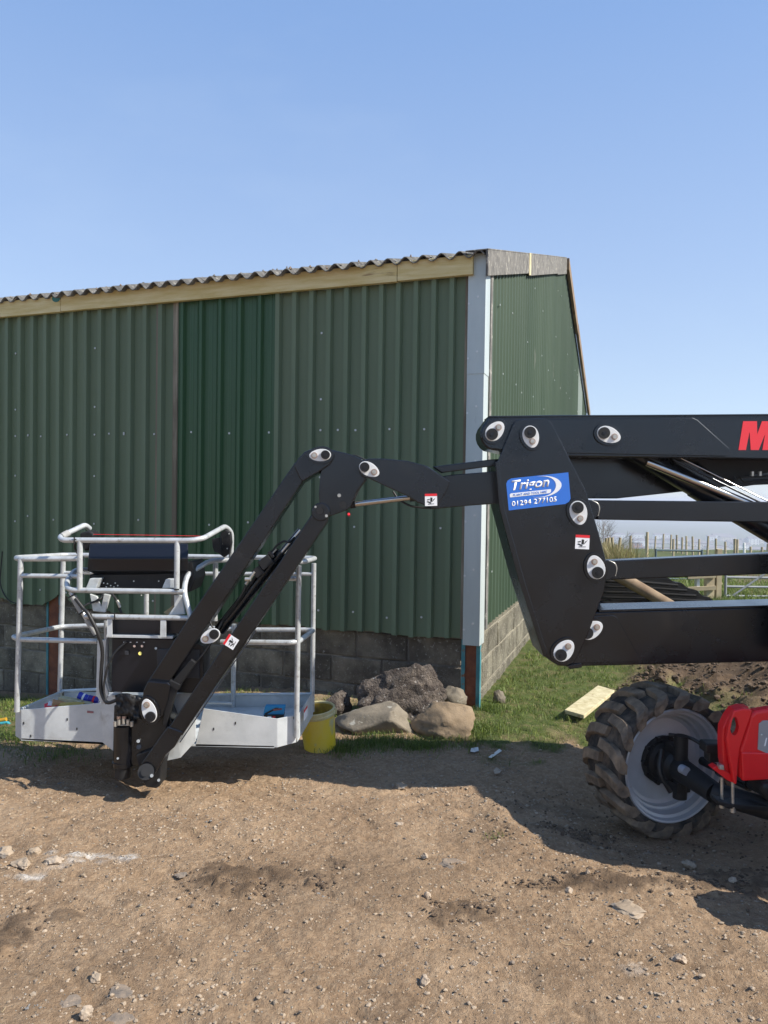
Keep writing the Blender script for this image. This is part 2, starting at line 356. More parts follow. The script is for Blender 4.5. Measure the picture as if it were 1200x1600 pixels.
def GG(px, py):
    p = G(px, py)
    for _ in range(3): p = G(px, py, HZ(p.x, p.y))
    return p

# ------------------------------------------------------------------ ground, sea, haze
def lines(lo, hi, step, far, g=1.13):
    a = list(np.arange(lo, hi, step)); s = step; x = hi; up = []
    while x < far: up.append(x); s *= g; x += s
    s = step; x = lo; dn = []
    while x > -far: s *= g; x -= s; dn.append(x)
    return np.array(dn[::-1]+a+up+[far])
xs = lines(-2.7, 2.5, .0155, 2500, 1.10); ys = lines(2.15, 6.2, .0155, 2300, 1.07)
X, Y = np.meshgrid(xs, ys); Z = height(X, Y)
g, bank = grassmask(X, Y)
mud = bank*.9; pal = np.zeros_like(X)
for lst, tgt in ((mudspots, 'm'), (palespots, 'p')):
    for px, py, rx, ry, a in lst:
        p = G(px, py); q = ((X-p.x-(fbm(X, Y, 6, 3, 21)-.5)*.15)/rx)**2+((Y-p.y-(fbm(X, Y, 7, 3, 22)-.5)*.12)/(ry*1.6))**2
        v = (a*.85 if tgt == 'm' else a)*np.clip((1.5-q-3.4*(fbm(X, Y, 20, 5, 23)-.36))*1.3, 0, 1)*(q < 2.4)
        if tgt == 'm': mud = np.maximum(mud, v); Z = Z+.022*v*fbm(X, Y, 28, 3, 24)*(a > .6)
        else: pal = np.maximum(pal, v)
shadeverge = sstep(.5, .0, g)*0
far = sstep(9.5, 11, np.hypot(X, Y)); farmud = sstep(.53, .6, fbm(X, Y, .35, 3, 31))*sstep(11, 13, Y)*sstep(26, 20, Y)*.8
g = np.clip(np.maximum(g, 0)+sstep(12, 14, Y), 0, 1)*(1-farmud)
mud = np.maximum(mud, farmud)
damp = .28*sstep(.48, .60, fbm(X, Y, .9, 3, 33))*(1-g); mud = np.clip(np.maximum(mud, damp), 0, 1)
ny, nx = X.shape
me = bpy.data.meshes.new('ground')
vv = np.stack([X, Y, Z], -1).reshape(-1, 3)
idx = np.arange(nx*ny).reshape(ny, nx)
ff = np.stack([idx[:-1, :-1], idx[:-1, 1:], idx[1:, 1:], idx[1:, :-1]], -1).reshape(-1, 4)
me.vertices.add(len(vv)); me.vertices.foreach_set('co', vv.ravel())
me.loops.add(ff.size); me.loops.foreach_set('vertex_index', ff.ravel())
me.polygons.add(len(ff)); me.polygons.foreach_set('loop_start', np.arange(0, ff.size, 4)); me.polygons.foreach_set('loop_total', np.full(len(ff), 4))
me.polygons.foreach_set('use_smooth', np.ones(len(ff), bool))
at = me.color_attributes.new('mask', 'FLOAT_COLOR', 'POINT')
at.data.foreach_set('color', np.stack([g, mud, pal, np.ones_like(g)], -1).astype(np.float32).ravel())
me.update(); me.materials.append(ground_mat())
go = bpy.data.objects.new('ground', me); put(go); tag(go, kind='structure')
SEA = mat('sea_water', (.035, .06, .08), None, .25, bump=.3, bscale=.02)
m = MB(); m.add([(-6800, 2250, -58.6), (6800, 2250, -58.6), (6800, 6900, -58.6), (-6800, 6900, -58.6)], [(0, 1, 2, 3)], SEA)
tag(m.obj('sea'), kind='structure')

# ------------------------------------------------------------------ barn
barn = thing('barn', C0, 'green corrugated metal farm shed standing on a low block wall', 'barn')
def sheet(name, parent, origin, u, nrm, profile, zlo, zhi, material, x0=0.):
    """vertical profiled sheet: profile = list of (distance, proud); zhi may depend on distance"""
    m = MB(); vs = []
    for d, o in profile:
        b = origin+u*(x0+d)+nrm*o
        vs.append(b+Vector((0, 0, zlo(x0+d) if callable(zlo) else zlo))); vs.append(b+Vector((0, 0, zhi(x0+d) if callable(zhi) else zhi)))
    n = len(profile)
    m.add(vs, [(2*i, 2*i+2, 2*i+3, 2*i+1) for i in range(n-1)], material)
    ob = m.obj(name, parent)
    so = ob.modifiers.new('thickness', 'SOLIDIFY'); so.thickness = .0015; so.offset = 0
    return ob
def box_profile(width, p, d=.030, crown=.26, fl=.10, twin=False):
    pr = []; n = max(1, round(width/p)); p = width/n
    for k in range(n):
        a = k*p
        if twin:
            pan = p*.62; pr += [(a, 0), (a+pan*.33, 0), (a+pan*.36, .003), (a+pan*.62, .003), (a+pan*.65, 0), (a+pan, 0),
                                (a+pan+p*.06, d), (a+pan+p*.17, d), (a+pan+p*.20, d*.72), (a+pan+p*.26, d*.72), (a+pan+p*.29, d)]
        else:
            pan = p*(1-crown-2*fl); pr += [(a, 0), (a+pan, 0), (a+pan+p*fl, d), (a+pan+p*(fl+crown), d)]
    pr.append((width, 0)); return pr
random.seed(3)
ZB, ZT, ZE = .535, 3.42, 3.50
def zlow(x):   # torn and uneven lower edge at the far left
    z = ZB+.008*math.sin(x*9)
    if 3.85 < x < 4.25: z += .14*(1-abs(x-4.05)/.2)**.6
    if 4.7 < x < 5.0: z += .05
    return z
# parts of the eave wall, counted from the corner
secs = [(.10, .98, .147, GREEN, False), (.98, 1.77, .158, GREEN, False), (1.77, 2.75, .19, GREEN2, True), (2.79, 3.80, .16, GREEN, False),
        (3.80, 4.76, .16, GREEN, False), (4.76, 5.72, .16, GREEN, False), (5.72, 6.68, .16, GREEN, False), (6.68, 7.64, .16, GREEN, False), (7.64, 9.2, .16, GREEN, False)]
for k, (a, b, p, mt, tw) in enumerate(secs):
    sheet('cladding_sheet', barn, C0+NE*(.035+.0025*(k % 2)), EV, NE, box_profile(b-a, p, .044 if not tw else .036, crown=.24, fl=.07, twin=tw), zlow, ZT+.01, mt, a)
o = sheet('closing_strip', barn, C0+NE*.045, EV, NE, [(0, 0), (.02, .02), (.035, .02), (.05, .004), (.062, 0)], .54, ZT, OLDEDGE, .055); o['label'] = 'flaking weathered edge strip by the corner'
o = sheet('rusty_rib', barn, C0+NE*.05, EV, NE, [(0, 0), (.012, .022), (.04, .022), (.052, 0)], .50, ZT, RUSTSTRIP, 2.93); o['label'] = 'brown stained rib'
o = sheet('joint_strip', barn, C0+NE*.055, EV, NE, [(0, 0), (.008, .012), (.05, .012), (.058, 0)], .56, ZT, OLDEDGE, 2.742)
# screws
sm = MB(); sm.cyl((0, 0, 0), (0, -.0025, 0), .0095, SCREW, 8); sm.cyl((0, -.0025, 0), (0, -.006, 0), .006, SCREW, 6)
ang = math.atan2(NE.y, NE.x)+math.pi/2
sp = []
for t in (.42, .72, .98, 1.15, 1.32, 1.85, 2.25, 2.62, 2.78, 3.0, 3.3, 3.45, 3.6, 3.77, 4.02, 4.3, 4.45, 4.6, 4.75, 4.95): sp.append((t, 2.19+random.uniform(-.01, .01)))
for t in (1.30, 2.78, 3.77, 4.75): sp += [(t, 3.0), (t, 2.45), (t, 1.8), (t, 1.35)]
for t in (.45, .75, 1.04, 1.35, 1.9, 3.1, 3.5, 4.1, 4.4): sp.append((t, .68+random.uniform(-.02, .02)))
for t in (.3, 1.1, 2.0, 2.4, 3.2, 4.15, 4.6): sp.append((t, 1.38+random.uniform(-.03, .03)))
first = None
for t, z in sp:
    p = C0+EV*t+NE*(.040 if 1 else 0)+Vector((0, 0, z)); 
    for a, b, pch, mt, tw in secs:
        if a <= t < b:
            n = max(1, round((b-a)/pch)); pp = (b-a)/n; q = ((t-a) % pp)
            base = t-q; t2 = base+pp*.30
            p = C0+EV*t2+NE*.041+Vector((0, 0, z))
    if first is None: first = sm.obj('screw', barn, loc=(0, 0, 0)); first.location = p; first.rotation_euler = (0, 0, ang)
    else: share(first, 'screw', p, (0, 0, ang), barn)
# treated timber fascia (two lengths) below the roof edge
def plank(name, parent, a, b, up, thick, nrm, material, bevel=.003):
    a = Vector(a); b = Vector(b); m = MB(); m.prism([a, b, b+up, a+up], nrm*thick, material); return m.obj(name, parent, bevel)
for t0, t1, dz in ((.045, .655, .004), (.66, 4.02, 0), (4.025, 9.2, -.003)):
    plank('fascia_board', barn, BP(t0, 0, ZE-.150+dz)+NE*.072, BP(t1, 0, ZE-.150+dz)+NE*.072, Vector((0, 0, .150)), .047, NE, TIMBER)
k = MB(); c = BP(4.07, 0, 3.475)+NE*.1205
k.prism([c+EV*.05*math.cos(a)+Vector((0, 0, min(.022, .035*math.sin(a)))) for a in np.linspace(0, 2*math.pi, 14)[:-1]], NE*.003, mat('green_paint_mark', (.02, .16, .13)))
k.obj('paint_mark', barn)
# corrugated fibre cement roof sheets
PIT, AMP, SL = .1462, .026, .288
SL2 = SL*RS/(BW-RS)
def rise(s): return s*SL if s < RS else (BW-s)*SL2
def roof_sheet(t0, t1, s0, s1, far):
    m = MB(); th = .009; n = int(round((t1-t0)/PIT*10)); A = []; Bv = []
    for i in range(n+1):
        t = t0+(t1-t0)*i/n; zz = AMP*math.cos(2*math.pi*t/PIT)
        for s in (s0, s1):
            z = ZE+AMP+.012+rise(s)+zz
            A.append(BP(t, s, z)); Bv.append(BP(t, s, z+th))
    f = [(2*i, 2*i+1, 2*i+3, 2*i+2) for i in range(n)]; N2 = len(A)
    fs = f+[tuple(N2+j for j in q[::-1]) for q in f]
    fs += [(2*i, 2*i+2, N2+2*i+2, N2+2*i) for i in range(n)]+[(2*i+1, N2+2*i+1, N2+2*i+3, 2*i+3) for i in range(n)]
    fs += [(0, N2, N2+1, 1), (2*n, 2*n+1, N2+2*n+1, N2+2*n)]
    m.add(A+Bv, fs, ASB, True); return m.obj('roof_sheet', barn)
for k in range(9):
    t0 = -.05+k*7*PIT; dz = random.uniform(-.03, .02)
    roof_sheet(t0, t0+7*PIT+.02, -.17+dz, RS, False)
    roof_sheet(t0, t0+7*PIT+.02, RS, BW+.12, True)
# moss and lichen crumbs on the roof edge
m = MB()
for k in range(140):
    t = random.uniform(0, 9); s = random.uniform(-.17, -.02); z = ZE+AMP+.02+s*SL+AMP*math.cos(2*math.pi*t/PIT)
    m.cyl(BP(t, s, z), BP(t, s, z+random.uniform(.008, .02)), random.uniform(.008, .02), BARK if k % 2 else ASB, 5, .004)
tag(m.obj('moss', barn), kind='stuff')
# gable wall sheets
def ztop(s): return ZE-.02+rise(s)
def gab_sheet(a, b, mt, zl=.62, off=0):
    pr = box_profile(b-a, .15, .022, crown=.2, fl=.12)
    # add apex point
    return sheet('cladding_sheet', barn, C0+NG*(.03+off), GV, NG, pr, zl, ztop, mt, a)
s = .10; k = 0
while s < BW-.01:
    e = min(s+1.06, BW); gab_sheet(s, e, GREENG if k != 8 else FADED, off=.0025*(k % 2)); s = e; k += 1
gs = MB(); gs.cyl((0, 0, 0), (0, -.0025, 0), .009, SCREW, 6); angg = math.atan2(NG.y, NG.x)+math.pi/2; first = None
for s in np.arange(.5, BW, .72):
    for z in (1.1, 1.6, 2.2, 2.75, 3.3, 3.9, 4.5):
        if z < ztop(s)-.2 and random.random() < .75:
            p = BP(0, s+random.uniform(-.2, .2), z+random.uniform(-.06, .06))+NG*.055
            if first is None: first = gs.obj('screw', barn, loc=(0, 0, 0)); first.location = p; first.rotation_euler = (0, 0, angg)
            else: share(first, 'screw', p, (0, 0, angg), barn)
# weathered fibre cement barge pieces and the wooden far barge
def barge(a, b, h, out, mt, name='barge_board', thick=.02, lift=.06, uplift=0):
    fz = lambda s: ZE+lift+rise(s)
    A = BP(0, a, fz(a)-h)+NG*out; B = BP(0, b, fz(b)-h)+NG*out
    m = MB(); m.prism([A, B, B+Vector((0, 0, h+uplift)), A+Vector((0, 0, h+uplift))], NG*thick, mt)
    if thick < .03:   # roll over the roof edge
        A2 = A+Vector((0, 0, h)); B2 = B+Vector((0, 0, h)); m.prism([A2+NG*thick, B2+NG*thick, B2+EV*.16, A2+EV*.16], Vector((0, 0, .012)), mt)
    return m.obj(name, barn, .004)
barge(-.16, 2.0, .195, .06, ASB); barge(1.93, 2.05, .215, .081, TIMBER2, 'lap_strip', .006); barge(2.02, 4.6, .22, .066, ASB); barge(4.6, RS, .235, .06, ASB)
barge(RS, 7.6, .17, .07, OLDWOOD, thick=.045); barge(7.6, BW+.15, .17, .075, OLDWOOD, thick=.045)
# galvanised corner flashing in two lengths
for z0, z1, o in ((.50, 2.62, 0), (2.60, 3.52, .004)):
    w1 = .088
    pr = [BP(w1-.0, 0, 0)+NE*(.078+o), BP(0, 0, 0)+NE*(.078+o)+NG*(.046+o), BP(0, .09, 0)+NG*(.046+o), BP(0, .09, 0)+NG*(.042+o), BP(.004, .0, 0)+NE*(.074+o)+NG*(.040+o), BP(w1-.0, 0, 0)+NE*(.074+o)]
    m = MB(); m.prism([p+Vector((0, 0, z0)) for p in pr], Vector((0, 0, z1-z0)), GALV); m.obj('corner_flashing', barn, .0015)
    for zz in np.arange(z0+.12, z1, .42):
        q = BP(w1*.9, 0, zz)+NE*(.079+o); share(first, 'screw', q, (0, 0, ang), barn)
        q = BP(w1*.12, 0, zz+.05)+NE*(.079+o); share(first, 'screw', q, (0, 0, ang), barn)
# old board beside the flashing on the gable
plank('edge_board', barn, BP(0, .095, .6)+NG*.046, BP(0, .17, .6)+NG*.046, Vector((0, 0, 2.85)), .012, NG, ASB)
# block walls: every block its own piece
def block_mesh(L_, mt, seed):
    m = MB(); m.box((0, 0, 0), (L_, .2, .212), mt); me_ = m.obj('block', barn, loc=(0, 0, 0)); ob = me_
    bm = bmesh.new(); bm.from_mesh(ob.data); bmesh.ops.bevel(bm, geom=bm.edges[:], offset=.008, segments=1, affect='EDGES'); 
    for v in bm.verts: v.co += Vector(noise.noise_vector(v.co*9+Vector((seed, 0, 0))))*.005
    bm.to_mesh(ob.data); bm.free(); return ob
def block_wall(org, u, nrm, length, mt, rows, gaps=()):
    a_ = math.atan2(u.y, u.x); pr = [block_mesh(.437, mt, 1.7*k) for k in range(3)]; used = [False]*3
    hp = block_mesh(.213, mt, 9); hu = False
    for r_ in range(rows):
        z = -.593+.1125+r_*.225; x = .235 if r_ % 2 else .01
        first_half = r_ % 2
        if first_half:
            p = org+u*(.115)-nrm*(.1+random.uniform(0, .004))+Vector((0, 0, z))
            if not hu: hp.location = p; hp.rotation_euler = (0, 0, a_); hu = True
            else: share(hp, 'block', p, (0, 0, a_), barn)
        while x+.44 < length:
            c = x+.225
            if not any(abs(c-gp) < .18 for gp in gaps):
                p = org+u*c-nrm*(.1+random.uniform(-.003, .006))+Vector((0, 0, z)); k = random.randrange(3)
                rz = a_+(math.pi if random.random() < .5 else 0)
                if not used[k]: pr[k].location = p; pr[k].rotation_euler = (0, 0, a_); used[k] = True
                else: share(pr[k], 'block', p, (0, 0, rz), barn)
            x += .45
block_wall(C0+EV*.10, EV, NE, BL-.1, BLOCK, 6)
block_wall(C0+GV*.06, GV, NG, BW, BLOCKG, 6)
m = MB(); m.prism([BP(.1, .012, -.7), BP(BL, .012, -.7), BP(BL, .012, .72), BP(.1, .012, .72)], GV*.18, MORTAR); m.obj('mortar_bed', barn)
m = MB(); m.prism([BP(.012, .08, -.3), BP(.012, BW, -.3), BP(.012, BW, .72), BP(.012, .08, .72)], EV*.18, mat('pale_mortar', (.2, .185, .14), (.3, .27, .2), .95, bump=.6)); m.obj('mortar_bed', barn)
# hidden inner wall, keeps light out
m = MB(); m.prism([BP(.05, .3, .6), BP(BL, .3, .6), BP(BL, .3, 3.4), BP(.05, .3, 3.4)], GV*.02, DARKSH); m.obj('inner_lining', barn)
m = MB(); m.prism([BP(0.3, .3, 0.5), BP(.3, BW, .5), BP(.3, BW, 3.4), BP(.3, RS, 4.9), BP(.3, .3, 3.4)], EV*.02, DARKSH); m.obj('inner_lining', barn)
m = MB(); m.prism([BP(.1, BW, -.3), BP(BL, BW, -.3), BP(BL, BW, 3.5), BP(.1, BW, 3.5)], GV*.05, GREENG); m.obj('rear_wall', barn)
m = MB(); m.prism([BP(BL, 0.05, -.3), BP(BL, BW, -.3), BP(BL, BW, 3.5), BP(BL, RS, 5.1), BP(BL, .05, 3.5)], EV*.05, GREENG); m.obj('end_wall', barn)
# rusty steel stanchions
def stanchion(t, z1, wdt, edge, out=.03):
    m = MB(); o = BP(t, 0, -.5); h = Vector((0, 0, z1+.5)); e = edge
    m.prism([o+NE*out, o+EV*e+NE*out, o+EV*e, o], h, TEAL)
    m.prism([o+EV*e+NE*(out-.012), o+EV*(wdt-e)+NE*(out-.012), o+EV*(wdt-e), o+EV*e], h, RUST)
    m.prism([o+EV*(wdt-e)+NE*out, o+EV*wdt+NE*out, o+EV*wdt, o+EV*(wdt-e)], h, TEAL)
    return m.obj('steel_stanchion', barn)
stanchion(-.045, .55, .15, .03, .045); stanchion(4.10, .66, .17, .02, .02)
# loose cable hanging near the torn edge
m = MB(); m.tube([BP(4.77, 0, 1.05)+NE*.08, BP(4.80, 0, .72)+NE*.085, BP(4.7, 0, .57)+NE*.09, BP(4.5, 0, .53)+NE*.09], .006, RUBBER, 6, .1); m.obj('loose_cable', barn)

# ------------------------------------------------------------------ boom lift
lift = thing('boom_lift', Vector((2.9, 3.3, 0)), 'black articulated boom lift with galvanised basket and one muddy wheel in view', 'boom lift')
YT = 4.0
def part(name, pts, Y_, d, mt=BLK, parent=lift, bevel=.005):
    m = MB(); m.pp(pts, Y_, d, mt); return m.obj(name, parent, bevel)
def arc(cx, cy, r, a0, a1, n=7):
    return [(cx+r*math.cos(R(a)), cy+r*math.sin(R(a))) for a in np.linspace(a0, a1, n)]
def pinplate(pin, bolt, Y_, parent, a=None, L_=17.5, Wd=12.5, pr=9, ring=True):
    """lens shaped retaining plate with pin head and bolt, proud of the plane y=Y_"""
    P = W(*pin, Y_); Q = W(*bolt, Y_); u = (Q-P).normalized(); v = Vector((-u.z, 0, u.x)); k = Y_/F
    c = P+u*(L_-pr-1.5)*k; c.y = Y_; m = MB()
    def el(a_, b_, n=24, pw=1.0): return [c+u*math.cos(t)*a_*k+v*math.sin(t)*b_*k*(1-.12*math.cos(t)) for t in np.linspace(0, 2*math.pi, n+1)[:-1]]
    if ring: m.prism([p+Vector((0, -.012, 0)) for p in el(L_+4.2, Wd+4.2)], (0, .0122, 0), BLK)
    m.prism([p+Vector((0, -.017, 0)) for p in el(L_, Wd)], (0, .0049, 0), WHITE)
    m.cyl(P+Vector((0, -.029, 0)), P+Vector((0, -.0175, 0)), pr*k, BLKM, 20); m.cyl(P+Vector((0, -.031, 0)), P+Vector((0, -.0292, 0)), pr*k*.35, BLKB, 8)
    q = P+u*(2*L_-2*pr-1)*k*.92; m.cyl(q+Vector((0, -.026, 0)), q+Vector((0, -.0175, 0)), 3.6*k, STEEL, 6); m.cyl(q+Vector((0, -.0215, 0)), q+Vector((0, -.0172, 0)), 5*k, COPPER, 12)
    # slot groove beside the pin
    return m.obj('pin_plate', parent, .0012)
# upper boom with rounded nose
ub = part('upper_boom', [(768, 650)]+[(763, 653)]+arc(776, 679, 26, 208, 120, 6)+[(792, 708), (806, 711), (890, 713), (1140, 716), (1500, 722), (1500, 645), (1200, 647.5), (864, 648.5)], 4.035, .20)
part('nose_plate', [(768, 654), (763, 657)]+arc(776, 679, 24, 205, 118, 6)+[(786, 703), (800, 703), (850, 700), (850, 655)], 4.018, .016, parent=ub, bevel=.003)
part('stiffener_plate', [(856, 655), (1082, 652.5), (1090, 656), (1139, 700), (1141, 706), (1135, 713), (882, 708)], 4.026, .009, parent=ub, bevel=.003)
m = MB(); m.pp([(764, 649.8), (1500, 644.5), (1500, 647.2), (766, 652.2)], 4.028, .21, BLK); m.obj('boom_cap', ub, .002)
def flat_text(txt, org, u, v, size, mt, parent, name, th=.0012, shear=0., bold=.0, sx=1.):
    cu = bpy.data.curves.new(name, 'FONT'); cu.body = txt; cu.size = 1; cu.shear = shear; cu.offset = bold; cu.resolution_u = 3
    to = bpy.data.objects.new(name, cu); COL.objects.link(to); dg = bpy.context.evaluated_depsgraph_get(); dg.update()
    me2 = bpy.data.meshes.new_from_object(to.evaluated_get(dg)); bpy.data.objects.remove(to); bpy.data.curves.remove(cu)
    n = u.cross(v)
    for vt in me2.vertices: vt.co = u*vt.co.x*size*sx+v*vt.co.y*size+n*(vt.co.z)
    me2.materials.clear(); me2.materials.append(mt); o = bpy.data.objects.new(name, me2); put(o, parent, org)
    s_ = o.modifiers.new('thickness', 'SOLIDIFY'); s_.thickness = th; s_.offset = 0
    return o
# red letter on the boom
def zoomM(x, y): return (1050+x/8., 640+y/8.)
Mp = [(890, 145), (1062, 145), (1066, 310), (1125, 145), (1300, 145), (1240, 505), (1130, 505), (1165, 300), (1085, 505), (985, 505), (970, 270), (925, 505), (832, 505)]
o = part('lettering', [zoomM(*p) for p in Mp], 4.0325, .0026, REDL, ub, 0); o['label'] = 'red slanted letter M'
pinplate((942, 677), (962, 684), 4.026, ub, L_=19)
pinplate((768, 679), (783, 663), 4.018, ub)
# elbow tower: two plates and a box between them
tp = [(801, 664), (805, 658), (812, 655), (850, 653.5), (858, 656), (864, 664), (888, 712), (916, 768), (936, 834), (947, 876), (948, 900), (944, 924), (920, 988), (902, 1028), (896, 1036), (884, 1041), (872, 1040), (862, 1034), (850, 1025), (812, 908), (781, 792), (774, 730)]
tw = part('elbow_tower', tp, YT, .014, bevel=.004)
part('rear_plate', [(x, y) for x, y in tp], YT+.29, .014, parent=tw, bevel=.004)
def shr(pts, c, k): return [(c[0]+(x-c[0])*k, c[1]+(y-c[1])*k) for x, y in pts]
part('tower_box', [(800, 700), (860, 700), (905, 800), (930, 880), (925, 910), (880, 1020), (858, 1018), (820, 908), (789, 792), (784, 740)], YT+.0145, .275, BLKM, tw, .004)
part('front_flange', [(774, 722), (780, 720), (788, 792), (820, 908), (856, 1022), (850, 1027), (811, 908), (780, 792)], YT-.003, .31, BLK, tw, .003)
part('step_pad', [(888, 1040), (908, 1036), (910, 1043), (890, 1046)], 4.03, .2, BLK, tw, .003)
pinplate((827, 676), (832, 695), YT, tw); pinplate((901, 793), (906, 814), YT, tw, L_=19, Wd=13.5); pinplate((932, 894), (926, 873), YT, tw, L_=19, Wd=14)
pinplate((875, 1022), (888, 1007), YT, tw, L_=19, Wd=14)
# sticker with print
stk = part('hire_sticker', [(791, 756), (793, 751), (799, 747.5), (888, 738), (891.5, 779), (889, 784), (883, 787.5), (795, 797.5)], YT-.0018, .0016, BLUES, tw, 0)
stk['label'] = 'blue and white hire company sticker with telephone number'
A = W(800, 792, YT-.003); u = (W(888, 782.5, YT-.003)-A).normalized(); v = Vector((-u.z, 0, u.x)); k = YT/F
O = lambda a, b: W(791, 797.5, YT-.0024)+u*a*k+v*b*k
flat_text('Trigon', O(9, 30.5), u, v, 21*k, WHITES, tw, 'sticker_lettering', th=.0005, shear=.3, bold=.022, sx=1.08)
flat_text('01294 277105', O(9, 5.5), u, v, 11*k, WHITES, tw, 'sticker_lettering', th=.0005, shear=.08, bold=.015, sx=1.12)
m = MB(); m.prism([O(8, 19.5), O(70, 19.5), O(72.5, 21.5), O(73, 25.6), O(10, 25.6), O(8, 24)], (0, .0004, 0), WHITES); m.obj('sticker_band', tw)
flat_text('PLANT AND TOOL HIRE', O(12.5, 20.9)+Vector((0, -.0006, 0)), u, v, 4.8*k, BLUES, tw, 'sticker_lettering', th=.0004, shear=.25, bold=.01, sx=1.02)
m = MB(); out = []; inn = []
for a in np.linspace(100, -120, 30):
    q = math.sin(R((100-a)/220*180)); cx = 58; cy = 31
    out.append(O(cx+32*math.cos(R(a)), cy+16.5*math.sin(R(a)))); wd = 1-.24*max(q, .0)
    inn.append(O(cx-1.2*q+32*wd*math.cos(R(a))*1.0, cy+16.5*(1-.10*q)*math.sin(R(a))))
n = len(out)
vs = out+inn; m.add([p+Vector((0, 0, 0)) for p in vs], [(i, i+1, n+i+1, n+i) for i in range(n-1)], WHITES)
sw = m.obj('sticker_swoosh', tw); s_ = sw.modifiers.new('thickness', 'SOLIDIFY'); s_.thickness = .0005; s_.offset = 0
def warn(c, Y_, size, rot, parent, redside='top'):
    P = W(*c, Y_); k = Y_/F*size/2; ca, sa = math.cos(R(rot)), math.sin(R(rot))
    T = lambda x, y, o=0: P+Vector(((x*ca-y*sa)*k, o, (x*sa+y*ca)*k))
    m = MB(); m.prism([T(-1, -1), T(1, -1), T(1, 1), T(-1, 1)], (0, .001, 0), WHITES)
    m.prism([T(-1, .62, -.0006), T(1, .62, -.0006), T(1, 1.01, -.0006), T(-1, 1.01, -.0006)], (0, .0005, 0), REDS)
    for poly in ([(-.12, -.35), (.22, -.3), (.24, .35), (-.1, .4)], [(.2, -.35), (.75, .3), (.4, .1), (.35, -.2)], [(-.75, -.3), (-.1, -.62), (.1, -.5), (-.5, -.2)], [(-.7, .05), (-.25, .15), (-.2, 0), (-.6, -.08)], [(-.5, -.75), (.5, -.7), (.5, -.62), (-.5, -.66)]):
        m.prism([T(x, y, -.0007) for x, y in poly], (0, .0005, 0), BLACKP)
    return m.obj('warning_sticker', parent)
warn((910, 847), YT-.0018, 22, -2, tw)
# tie rods
def rod(name, top0, top1, bot0, bot1, Y_, d):
    o = part(name, [top0, top1, bot1, bot0], Y_, d); return o
r1 = rod('tie_rod', (930, 781.5), (1500, 787), (934, 812), (1500, 821), 4.06, .10)
r2 = rod('tie_rod', (948, 876.5), (1500, 851), (951, 906), (1500, 886), 4.06, .10)
for rr, c, Yc in ((r1, (921, 797), 4.05), (r2, (948, 891), 4.05)):
    m = MB(); m.pp(arc(c[0], c[1], 16, 0, 360, 18)[:-1], Yc, .12, BLK); m.obj('rod_eye', rr, .004)
    m = MB(); m.tube([W(c[0]+4, c[1]-14.5, Yc+.005), W(c[0]+13, c[1]-11, Yc+.003), W(c[0]+16, c[1]-3, Yc+.003), W(c[0]+13, c[1]+9, Yc+.005)], .004, STEEL if rr is r1 else STEEL, 6, .02); m.obj('weld_bead', rr)
# lower boom
lb = part('lower_boom', [(905, 972), (930, 957), (1500, 941), (1500, 1028), (1200, 1034), (884, 1041.5), (880, 1030)], 4.045, .22)
part('stiffener_plate', [(925, 963), (958, 961), (964, 964), (1000, 1028), (998, 1034), (890, 1037)], 4.034, .011, parent=lb, bevel=.003)
m = MB(); m.pp([(936, 953), (1500, 937.5), (1500, 940.6), (936, 956.6)], 4.04, .23, BLK); m.obj('boom_cap', lb, .002)
pinplate((916, 988), (931, 979), 4.034, lb, L_=19, Wd=13)
# second boom behind the first, stowed cylinder and hoses
rb = part('inner_boom', [(880, 700), (1500, 705), (1500, 750), (1200, 757), (1137, 760), (1068, 768), (964, 779), (905, 779)], 4.31, .14)
part('boom_bracket', [(985, 705), (1200, 712), (1202, 738), (1160, 745), (1150, 752), (1112, 740), (1090, 722), (1010, 716)], 4.27, .03, BLKM, rb)
m = MB(); m.cyl(W(1085, 760, 4.19), W(1330, 905, 4.19), .062, BLK, 24); m.cyl(W(975, 696, 4.19), W(1100, 768, 4.19), .058, BLK, 24); cy = m.obj('lift_cylinder', lift)
m = MB(); m.cyl(W(1010, 722, 4.10), W(1182, 792, 4.10), .021, CHROME, 24); m.obj('piston_rod', cy)
m = MB(); m.tube([W(1052, 718, 4.08), W(1196, 789, 4.08), W(1230, 806, 4.1)], .006, BLK, 8); m.tube([W(1064, 716, 4.08), W(1206, 786, 4.08)], .004, CHROME, 8); m.obj('pressure_pipe', cy)
m = MB()
for dx, dy in ((0, 0), (4, 8), (-3, 14)): m.tube([W(1150+dx, 741+dy*.3, 4.2), W(1158+dx, 746+dy, 4.18), W(1180, 745+dy*.8, 4.18), W(1230, 742+dy*.6, 4.2)], .005, RUBBER, 6, .02)
for x in (1175, 1187): m.box(W(x, 741, 4.19), (.012, .02, .03), STEEL)
m.obj('hydraulic_hose', rb)
# jib head
jb = part('jib_boom', [(684, 746), (703, 742), (777, 736), (790, 736), (795, 786), (780, 787), (735, 790), (672, 796)], 4.10, .16)
part('jib_link', [(676, 729), (765, 718), (800, 716), (800, 727), (773, 728), (690, 739)], 4.08, .05, parent=jb)
jp = part('jib_head_plate', [(566, 719)]+[(577, 716.5), (600, 716.5), (637, 720), (667, 728), (690, 743), (703, 752), (700, 763), (684, 791), (669, 792), (652, 785), (640, 777), (577, 748)]+arc(575, 733, 14.5, 85, 225, 8), 4.02, .014, parent=jb)
part('jib_head_plate', [(566, 719)]+[(577, 716.5), (600, 716.5), (637, 720), (667, 728), (690, 743), (703, 752), (700, 763), (684, 791), (669, 792), (652, 785), (640, 777), (577, 748)]+arc(575, 733, 14.5, 85, 225, 8), 4.20, .014, parent=jb)
pinplate((570, 730), (587, 739), 4.02, jb, L_=17, Wd=10.5, pr=7.5, ring=False); warn((673.5, 781), 4.018, 19, 2, jb)
